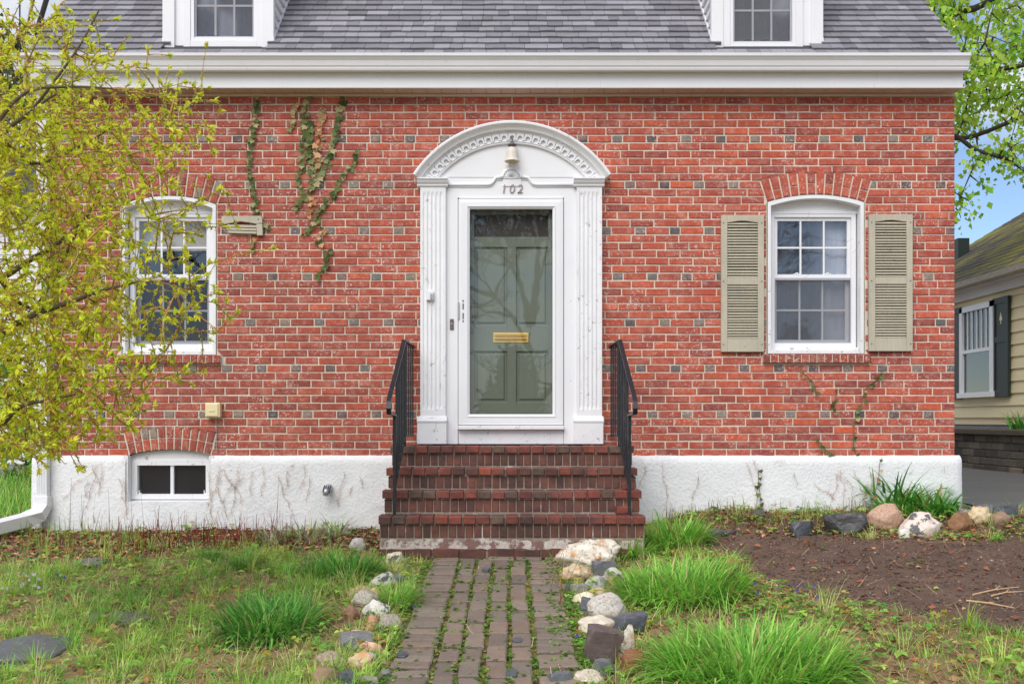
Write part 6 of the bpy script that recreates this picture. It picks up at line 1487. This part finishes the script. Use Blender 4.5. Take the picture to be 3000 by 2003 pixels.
# ------------------------------------------------------------------ trees and house at the far left
def blob_tree(name, base, h, w, lab, cols, n, lsize, group, trunk=0.1, shape='round', bark='darkbark', d0=0.25):
    t = thing(name, base, lab, 'tree', group); b = np.array(base)
    MB().tube([b - np.array([0, 0, .2]), b + np.array([0.05, 0, h * 0.4]), b + np.array([0, 0, h * 0.9])], [trunk, trunk * 0.7, 0.02], 8).build('trunk', M[bark], t)
    nc = n // 40; u = rng.random(nc)
    hh = d0 + (1 - d0) * u; rad = w / 2 * (np.sqrt(np.clip(1 - ((hh - d0) / (1 - d0) * 2 - 1) ** 2, 0.05, 1)) if shape == 'round' else (1.02 - u))
    a = rng.random(nc) * 6.28; r_ = rad * np.sqrt(rng.random(nc))
    c = b + np.stack([r_ * np.cos(a), r_ * np.sin(a), hh * h], 1); tone = pick(cols, nc, am=0.2)
    bt = [np.array([b + [0, 0, q_ * h * 0.8], p]) for p, q_ in zip(c[::3], hh[::3])]
    arr_mesh('branches', *tubes(bt, 0.02, 0.006, [(0, 0, 0)], 3)[:2], M[bark], parent=t, kind='stuff')
    S_ = Soup(3)
    for _ in range(40):
        ln = lsize * (0.6 + 0.8 * rng.random(nc)); S_.add(*leaves(c + rng.normal(0, w * 0.055, (nc, 3)), randdir(nc), randdir(nc), ln, ln * 0.7, tone * (1 + 0.15 * rng.normal(size=(nc, 1)))))
    S_.build('crown', M['leaf'], parent=t)
EV = [S(96, 112, 72), S(82, 98, 66), S(120, 128, 86), S(130, 122, 96)]
BR = [S(176, 140, 116), S(152, 122, 104), S(196, 166, 140), S(140, 124, 92)]
grp = 'trees behind the left corner of the house'
blob_tree('evergreen_tree', (-13.4, 17.5, 0.1), 11.0, 5.0, 'grey-green tree top showing behind the left roof edge', EV, 9000, 0.16, grp)
blob_tree('evergreen_tree', (-17.5, 19.0, 0.1), 11.5, 6.0, 'greener tree at the far left edge behind the shrub', EV, 9000, 0.17, grp)
blob_tree('budding_tree', (-9.6, 10.2, 0.1), 6.9, 4.2, 'small pinkish brown budding tree between shrub and white house', BR, 5000, 0.07, grp, 0.06)
# white clapboard house on the left
wh = thing('white_house', (-10.5, 8, 0.2), 'white clapboard neighbour house glimpsed behind the shrub at the left', 'house')
MB().box(-16, -5.6, 8.02, 14, 0.1, 4.8).build('wall', M['wsiding'], wh)
bd = MB().add([(-16, 8.018, 0), (-5.6, 8.018, 0), (-5.6, 8.006, 0.105), (-16, 8.006, 0.105), (-16, 7.99, 0), (-5.6, 7.99, 0)], [(4, 5, 2, 3), (0, 1, 5, 4)]).mesh('siding_board'); bd.materials.append(M['wsiding'])
for i in range(44):
    o = link('siding_board', bd, wh); o.location = (0, 0, 0.34 + 0.103 * i)
MB().add([(-16.3, 7.6, 4.75), (-5.3, 7.6, 4.75), (-5.3, 11, 6.4), (-16.3, 11, 6.4), (-16.3, 14.4, 4.75), (-5.3, 14.4, 4.75)], [(0, 1, 2, 3), (3, 2, 5, 4), (1, 5, 2), (0, 3, 4)]).build('roof', M['roofbase'], wh)
MB().box(-16, -5.6, 8.0, 14, -0.2, 0.34).build('foundation', M['concrete'], wh)
# shrubs and grass between the houses
x = rng.uniform(-8.5, -4.25, 16000); y = rng.uniform(-0.6, 7.5, 16000); k = (x + 4.6) < -0.0 ; x, y = x[k], y[k]; n = len(x)
V_, F_, C_ = blades(np.stack([x, y, g(x, y)], 1), 0.08 + 0.22 * rng.random(n) ** 2, np.full(n, 0.014), rng.random(n) * 6.28, 0.5 * rng.random(n), 0.2 + 0.9 * rng.random(n), pick(GRN + [S(150, 130, 90)], n), seg=3)
arr_mesh('side_yard_grass', V_, F_, M['grass'], C_, label='tall fresh grass between the brick house and the white house', cat='grass', kind='stuff')
for k, (bx_, by_, h_, w_, lab) in enumerate(((-6.2, 5.6, 1.5, 1.6, 'low leafy bush in front of the white clapboard wall'), (-7.4, 6.4, 1.9, 1.8, 'taller twiggy bush left of the low one, before the white wall'), (-5.6, 4.2, 0.9, 1.2, 'small green bush just left of the foundation corner'))):
    blob_tree('side_bush', (bx_, by_, 0.1), h_, w_, lab, GRN[:2] + [S(120, 150, 70)], 2200, 0.075, 'bushes between the houses', 0.02, d0=0.05)
# overhead service cables at the left roof edge
cb = thing('service_cable', (-4.3, 0.2, 4.46), 'thick black service cable leaning over the left roof edge', 'cable')
a = P(108, 92, 9.15)
MB().tube([a, P(124, 40, 8.6), P(142, -20, 8.0), P(230, -420, 5.5)], [0.024, 0.021, 0.020, 0.018], 8).build('cable', M['rubber'], cb)
MB().tube([a + Vector((-0.02, 0, 0.03)), a + Vector((0.0, 0.03, -0.05)), a + Vector((0.06, 0.08, -0.08))], [0.02, 0.03, 0.016], 8).build('clamp', M['rubber'], cb)
for pts_, lab in (([P(58, -300, 8.6), P(58, 60, 8.8), P(58, 200, 8.85), P(66, 300, 8.85), P(70, 330, 8.9)], 'thin vertical black wire at the left edge near the gutter end'), ([P(130, -160, 8.0), P(98, 10, 8.7), P(84, 60, 8.9), P(66, 130, 9.0)], 'thin slanting black wire between the vertical wire and the thick cable')):
    o = MB().tube(pts_, 0.007, 6).build('service_wire', M['rubber'], None, label=lab, cat='wire', group='thin service wires')

# ------------------------------------------------------------------ neighbour house and retaining wall on the right
rw = thing('retaining_wall', (7.5, 4, 0.29), 'dark mossy concrete block retaining wall along the driveway', 'wall')
MB().box(7.56, 7.9, -6, 16, -0.6, 0.84).build('fill', M['soil'], rw)
bm_ = MB().add(*brick_shape(0, 0.40, 0, 0.40, 0, 0.116, 0, 0.2, 0.004, 0.012)).mesh('block'); bm_.materials.append(M['block'])
rz = Matrix.Rotation(R(-90), 4, 'Z')
for c_ in range(5):
    for i in range(34):
        yy_ = 12.4 - i * 0.405 - (0.2 if c_ % 2 else 0)
        o = link('block', bm_, rw, color=np.array(rnd.choice([S(112, 102, 90), S(96, 88, 80), S(124, 112, 98), S(84, 78, 70)])) * rnd.uniform(.85, 1.1))
        o.matrix_parent_inverse = Matrix.Translation(-Vector(rw.location)); o.matrix_basis = Matrix.Translation((7.5 + 0.008 * c_, yy_, 0.25 + 0.119 * c_)) @ rz
MB().box(7.44, 7.80, -2, 13, 0.846, 0.93).build('cap', M['block'], rw, bevel=0.012, color=S(92, 80, 66))
MB().add([(7.8, -3, 0.90), (8.3, -3, 0.94), (8.3, 13, 0.94), (7.8, 13, 0.90)], [(0, 1, 2, 3)]).build('planting_bed', M['soil'], None, kind='structure')
nb = thing('cream_house', (8.1, 7.5, 0.9), 'cream clapboard neighbour house with mossy roof and dark green shutters', 'house')
HX = 8.12; NY0, NY1 = 2.0, 14.0
MB().box(HX + 0.03, 15.5, NY0, NY1, 1.0, 3.5).build('wall', M['siding'], nb)
MB().box(HX + 0.05, 15.4, NY0 + .05, NY1 - .05, 0.2, 1.12).build('foundation', M['concrete'], nb)
bd = MB().add([(HX, NY0, 0), (HX, NY1, 0), (HX + 0.025, NY1, 0.2), (HX + 0.025, NY0, 0.2), (HX + 0.03, NY0, 0), (HX + 0.03, NY1, 0)], [(0, 1, 2, 3), (0, 4, 5, 1)]).mesh('siding_board'); bd.materials.append(M['siding'])
for i in range(12):
    o = link('siding_board', bd, nb); o.location = (0, 0, 1.12 + 0.197 * i)
    o.matrix_parent_inverse = Matrix.Translation(-Vector(nb.location))
# roof, eaves and gutter
MB().add([(7.86, NY0 - .4, 3.50), (7.86, NY1 + .4, 3.50), (12.2, NY1 + .4, 6.10), (12.2, NY0 - .4, 6.10), (7.86, NY0 - .4, 3.42), (7.86, NY1 + .4, 3.42), (16.5, NY0 - .4, 3.5), (16.5, NY1 + .4, 3.5)],
         [(0, 1, 2, 3), (0, 4, 5, 1), (3, 2, 7, 6)]).build('roof', M['mossroof'], nb)
for i in range(20):                                 # shingle courses as low steps
    t0 = i * 0.25; cx_, cz_ = 7.86 + t0 * 0.858, 3.50 + t0 * 0.514
    MB().add([(cx_, NY0 - .4, cz_ + 0.012), (cx_, NY1 + .4, cz_ + 0.012), (cx_ + 0.22, NY1 + .4, cz_ + 0.134), (cx_ + 0.22, NY0 - .4, cz_ + 0.134), (cx_, NY0 - .4, cz_ - 0.01), (cx_, NY1 + .4, cz_ - 0.01)], [(0, 1, 2, 3), (0, 4, 5, 1)]).build('shingle_course', M['mossroof'], nb)
MB().box(7.90, 8.14, NY0 - .4, NY1 + .4, 3.36, 3.40).build('soffit', M['wsiding'], nb)
mb = MB()
prof = [(7.88, 3.48), (7.88, 3.37), (7.82, 3.35), (7.77, 3.38), (7.75, 3.47), (7.76, 3.47), (7.785, 3.39), (7.82, 3.365), (7.87, 3.38), (7.87, 3.48)]
n = len(prof); mb.add([(a_, NY0 - .4, b_) for a_, b_ in prof] + [(a_, NY1 + .4, b_) for a_, b_ in prof], [(i, (i + 1) % n, (i + 1) % n + n, i + n) for i in range(n)])
mb.build('gutter', M['oldgutter'], nb)
MB().box(8.06, 8.11, NY0, NY1, 3.20, 3.36).build('fascia', M['wsiding'], nb)
MB().box(9.58, 9.82, 12.8, 13.1, 3.9, 4.98).build('chimney', M['dgreen'], nb)
# its window with shutters: the frame spans y (depth) 7.15..8.15
def nbx(px): return HX * F / (px - 1500) - CD        # depth y of a pixel column on that wall
wy0, wy1 = nbx(2920), nbx(2822); wz = lambda py, y_: CZ + (HY - py) * (y_ + CD) / F
ya = (wy0 + wy1) / 2; z0, z1 = wz(1158, wy1), wz(903, wy1)
HX -= 0.045
mb = MB()
mb.box(HX - 0.03, HX + 0.03, wy0, wy0 + 0.11, z0, z1).box(HX - 0.03, HX + 0.03, wy1 - 0.11, wy1, z0, z1).box(HX - 0.03, HX + 0.03, wy0, wy1, z1 - 0.1, z1 - .002).box(HX - 0.06, HX + 0.03, wy0 - 0.04, wy1 + 0.04, z0 - 0.05, z0 + 0.04)
zm = (z0 + z1) / 2 - 0.02; mb.box(HX - 0.02, HX + 0.03, wy0 + .1, wy1 - .1, zm - 0.03, zm + 0.03)
nw = mb.build('window', M['whiteclean'], nb)
for i in range(1, 6):
    yq = wy0 + 0.1 + (wy1 - wy0 - 0.2) * i / 6; MB().box(HX - 0.006, HX + 0.010, yq - 0.011, yq + 0.011, zm, z1 - 0.1).build('muntin', M['whiteclean'], nw)
MB().box(HX + 0.012, HX + 0.016, wy0 + .1, wy1 - .1, z0 + .04, zm).box(HX + 0.012, HX + 0.016, wy0 + .1, wy1 - .1, zm, z1 - .1).build('pane', M['wglass'], nw)
MB().box(HX + 0.021, HX + 0.0285, wy0 + .1, wy1 - .1, z0 + .04, z1 - .1).build('blind', M['blind'], nw)
HX += 0.045
for (pa, pb) in ((2962, 2917), (2822, 2772)):
    y0_, y1_ = nbx(pa), nbx(pb); zl_, zh_ = z0 - 0.06, z1 + 0.02
    sh = MB().box(HX - 0.055, HX - 0.004, y0_, y0_ + 0.08, zl_, zh_).box(HX - 0.055, HX - 0.004, y1_ - 0.08, y1_, zl_, zh_).box(HX - 0.054, HX - 0.004, y0_ + .08, y1_ - .08, zh_ - 0.1, zh_).box(HX - 0.054, HX - 0.004, y0_ + .08, y1_ - .08, zl_, zl_ + 0.12).box(HX - 0.054, HX - 0.004, y0_ + .08, y1_ - .08, zm + 0.08, zm + 0.18).box(HX - 0.040, HX - 0.004, y0_ + .08, y1_ - .08, zl_ + .12, zh_ - .1).build('shutter', M['dgreen'], nb)
    yc = (y0_ + y1_) / 2; zc = zh_ - 0.38
    MB().add([(HX - 0.0415, yc - 0.055, zc), (HX - 0.0415, yc + 0.055, zc), (HX - 0.0415, yc, zc + 0.14), (HX - 0.0415, yc - 0.015, zc - 0.06), (HX - 0.0415, yc + 0.015, zc - 0.06), (HX - 0.0415, yc + 0.015, zc), (HX - 0.0415, yc - 0.015, zc)], [(0, 1, 2), (3, 4, 5, 6)]).build('tree_cutout', M['siding'], sh)
# plant in the raised bed
bp = thing('bed_lily', (7.95, 6.9, 0.92), 'green strap-leaved plant in the raised bed under the cream house', 'plant')
n = 60; V_, F_, C_ = blades(np.tile([7.95, 6.95, 0.90], (n, 1)) + rng.normal(0, 0.04, (n, 3)) * [1, 1.6, 0], 0.2 + 0.25 * rng.random(n), np.full(n, 0.03), rng.random(n) * 6.28, 0.1 + 0.5 * rng.random(n), 0.3 + 0.8 * rng.random(n), pick(DGR, n), seg=4)
arr_mesh('leaves', V_, F_, M['grass'], C_, parent=bp)

# ------------------------------------------------------------------ across the street, seen mirrored in the glass
def bare_tree(base, h, seed, lab):
    rr = random.Random(seed); t = thing('street_tree', base, lab, 'tree', 'bare trees across the street'); out = []; rad = []
    def branch(p, dv, L_, r_, lev):
        pts = [p]; 
        for i in range(5):
            dv = (dv + Vector((rr.gauss(0, .14), rr.gauss(0, .14), rr.gauss(0.03, .1)))).normalized(); p = p + dv * L_ / 5; pts.append(p)
            if lev < 5 and i > 0 and rr.random() < (0.75 if lev else 0.35):
                nd = (dv + Vector((rr.gauss(0, .75), rr.gauss(0, .6), rr.gauss(0.15, .5)))).normalized(); branch(p, nd, L_ * rr.uniform(.5, .72), r_ * 0.5, lev + 1)
        out.append(np.array([tuple(q_) for q_ in pts])); rad.append(r_)
        if lev < 5:
            for s_ in (-1, 1): branch(p, (dv + Vector((s_ * 0.45 + rr.gauss(0, .2), rr.gauss(0, .4), 0.1))).normalized(), L_ * 0.68, r_ * 0.6, lev + 1)
    branch(Vector(base), Vector((0.02, 0, 1)), h * 0.36, h * 0.020, 0)
    Vs, Fs, Cs = tubes(out, rad, 0.008, [(0, 0, 0)], 5)
    arr_mesh('branches', Vs, Fs, M['darkbark'], parent=t, kind='stuff')
bare_tree((0.5, -30, -0.6), 15, 3, 'large bare tree across the street mirrored in the storm door')
bare_tree((7.5, -36, -0.6), 13, 8, 'bare tree across the street right of the large one')
bare_tree((-7.0, -34, -0.6), 14, 5, 'bare tree across the street left of the large one')
for k in range(7):
    bx_ = -15 + k * 5.0
    blob_tree('street_conifer', (bx_, -47 + (k % 2) * 3, -0.6), (5.6, 5.0, 6.4, 5.2, 6.0, 4.6, 6.6)[k], 5.0, 'dark conifer number %s from the left in the row across the street' % ('one', 'two', 'three', 'four', 'five', 'six', 'seven')[k], [S(58, 74, 50), S(48, 62, 44), S(72, 86, 60)], 5000, 0.3, 'conifers across the street', 0.15, 'cone', d0=0.05)
for k, (za, zb_) in enumerate(((6.4, 4.6), (6.9, 5.0), (7.4, 5.5))):
    MB().tube([(-14, -16 - 0.2 * k, za + 1.5), (0, -16 - .2 * k, (za + zb_) / 2 + 0.2), (16, -16 - .2 * k, zb_)], 0.012 + 0.008 * (k == 0), 6).build('power_line', M['rubber'], None, label=('lowest thick', 'middle thin', 'topmost thin')[k] + ' power line along the street mirrored in the window panes', cat='wire', group='power lines along the street')
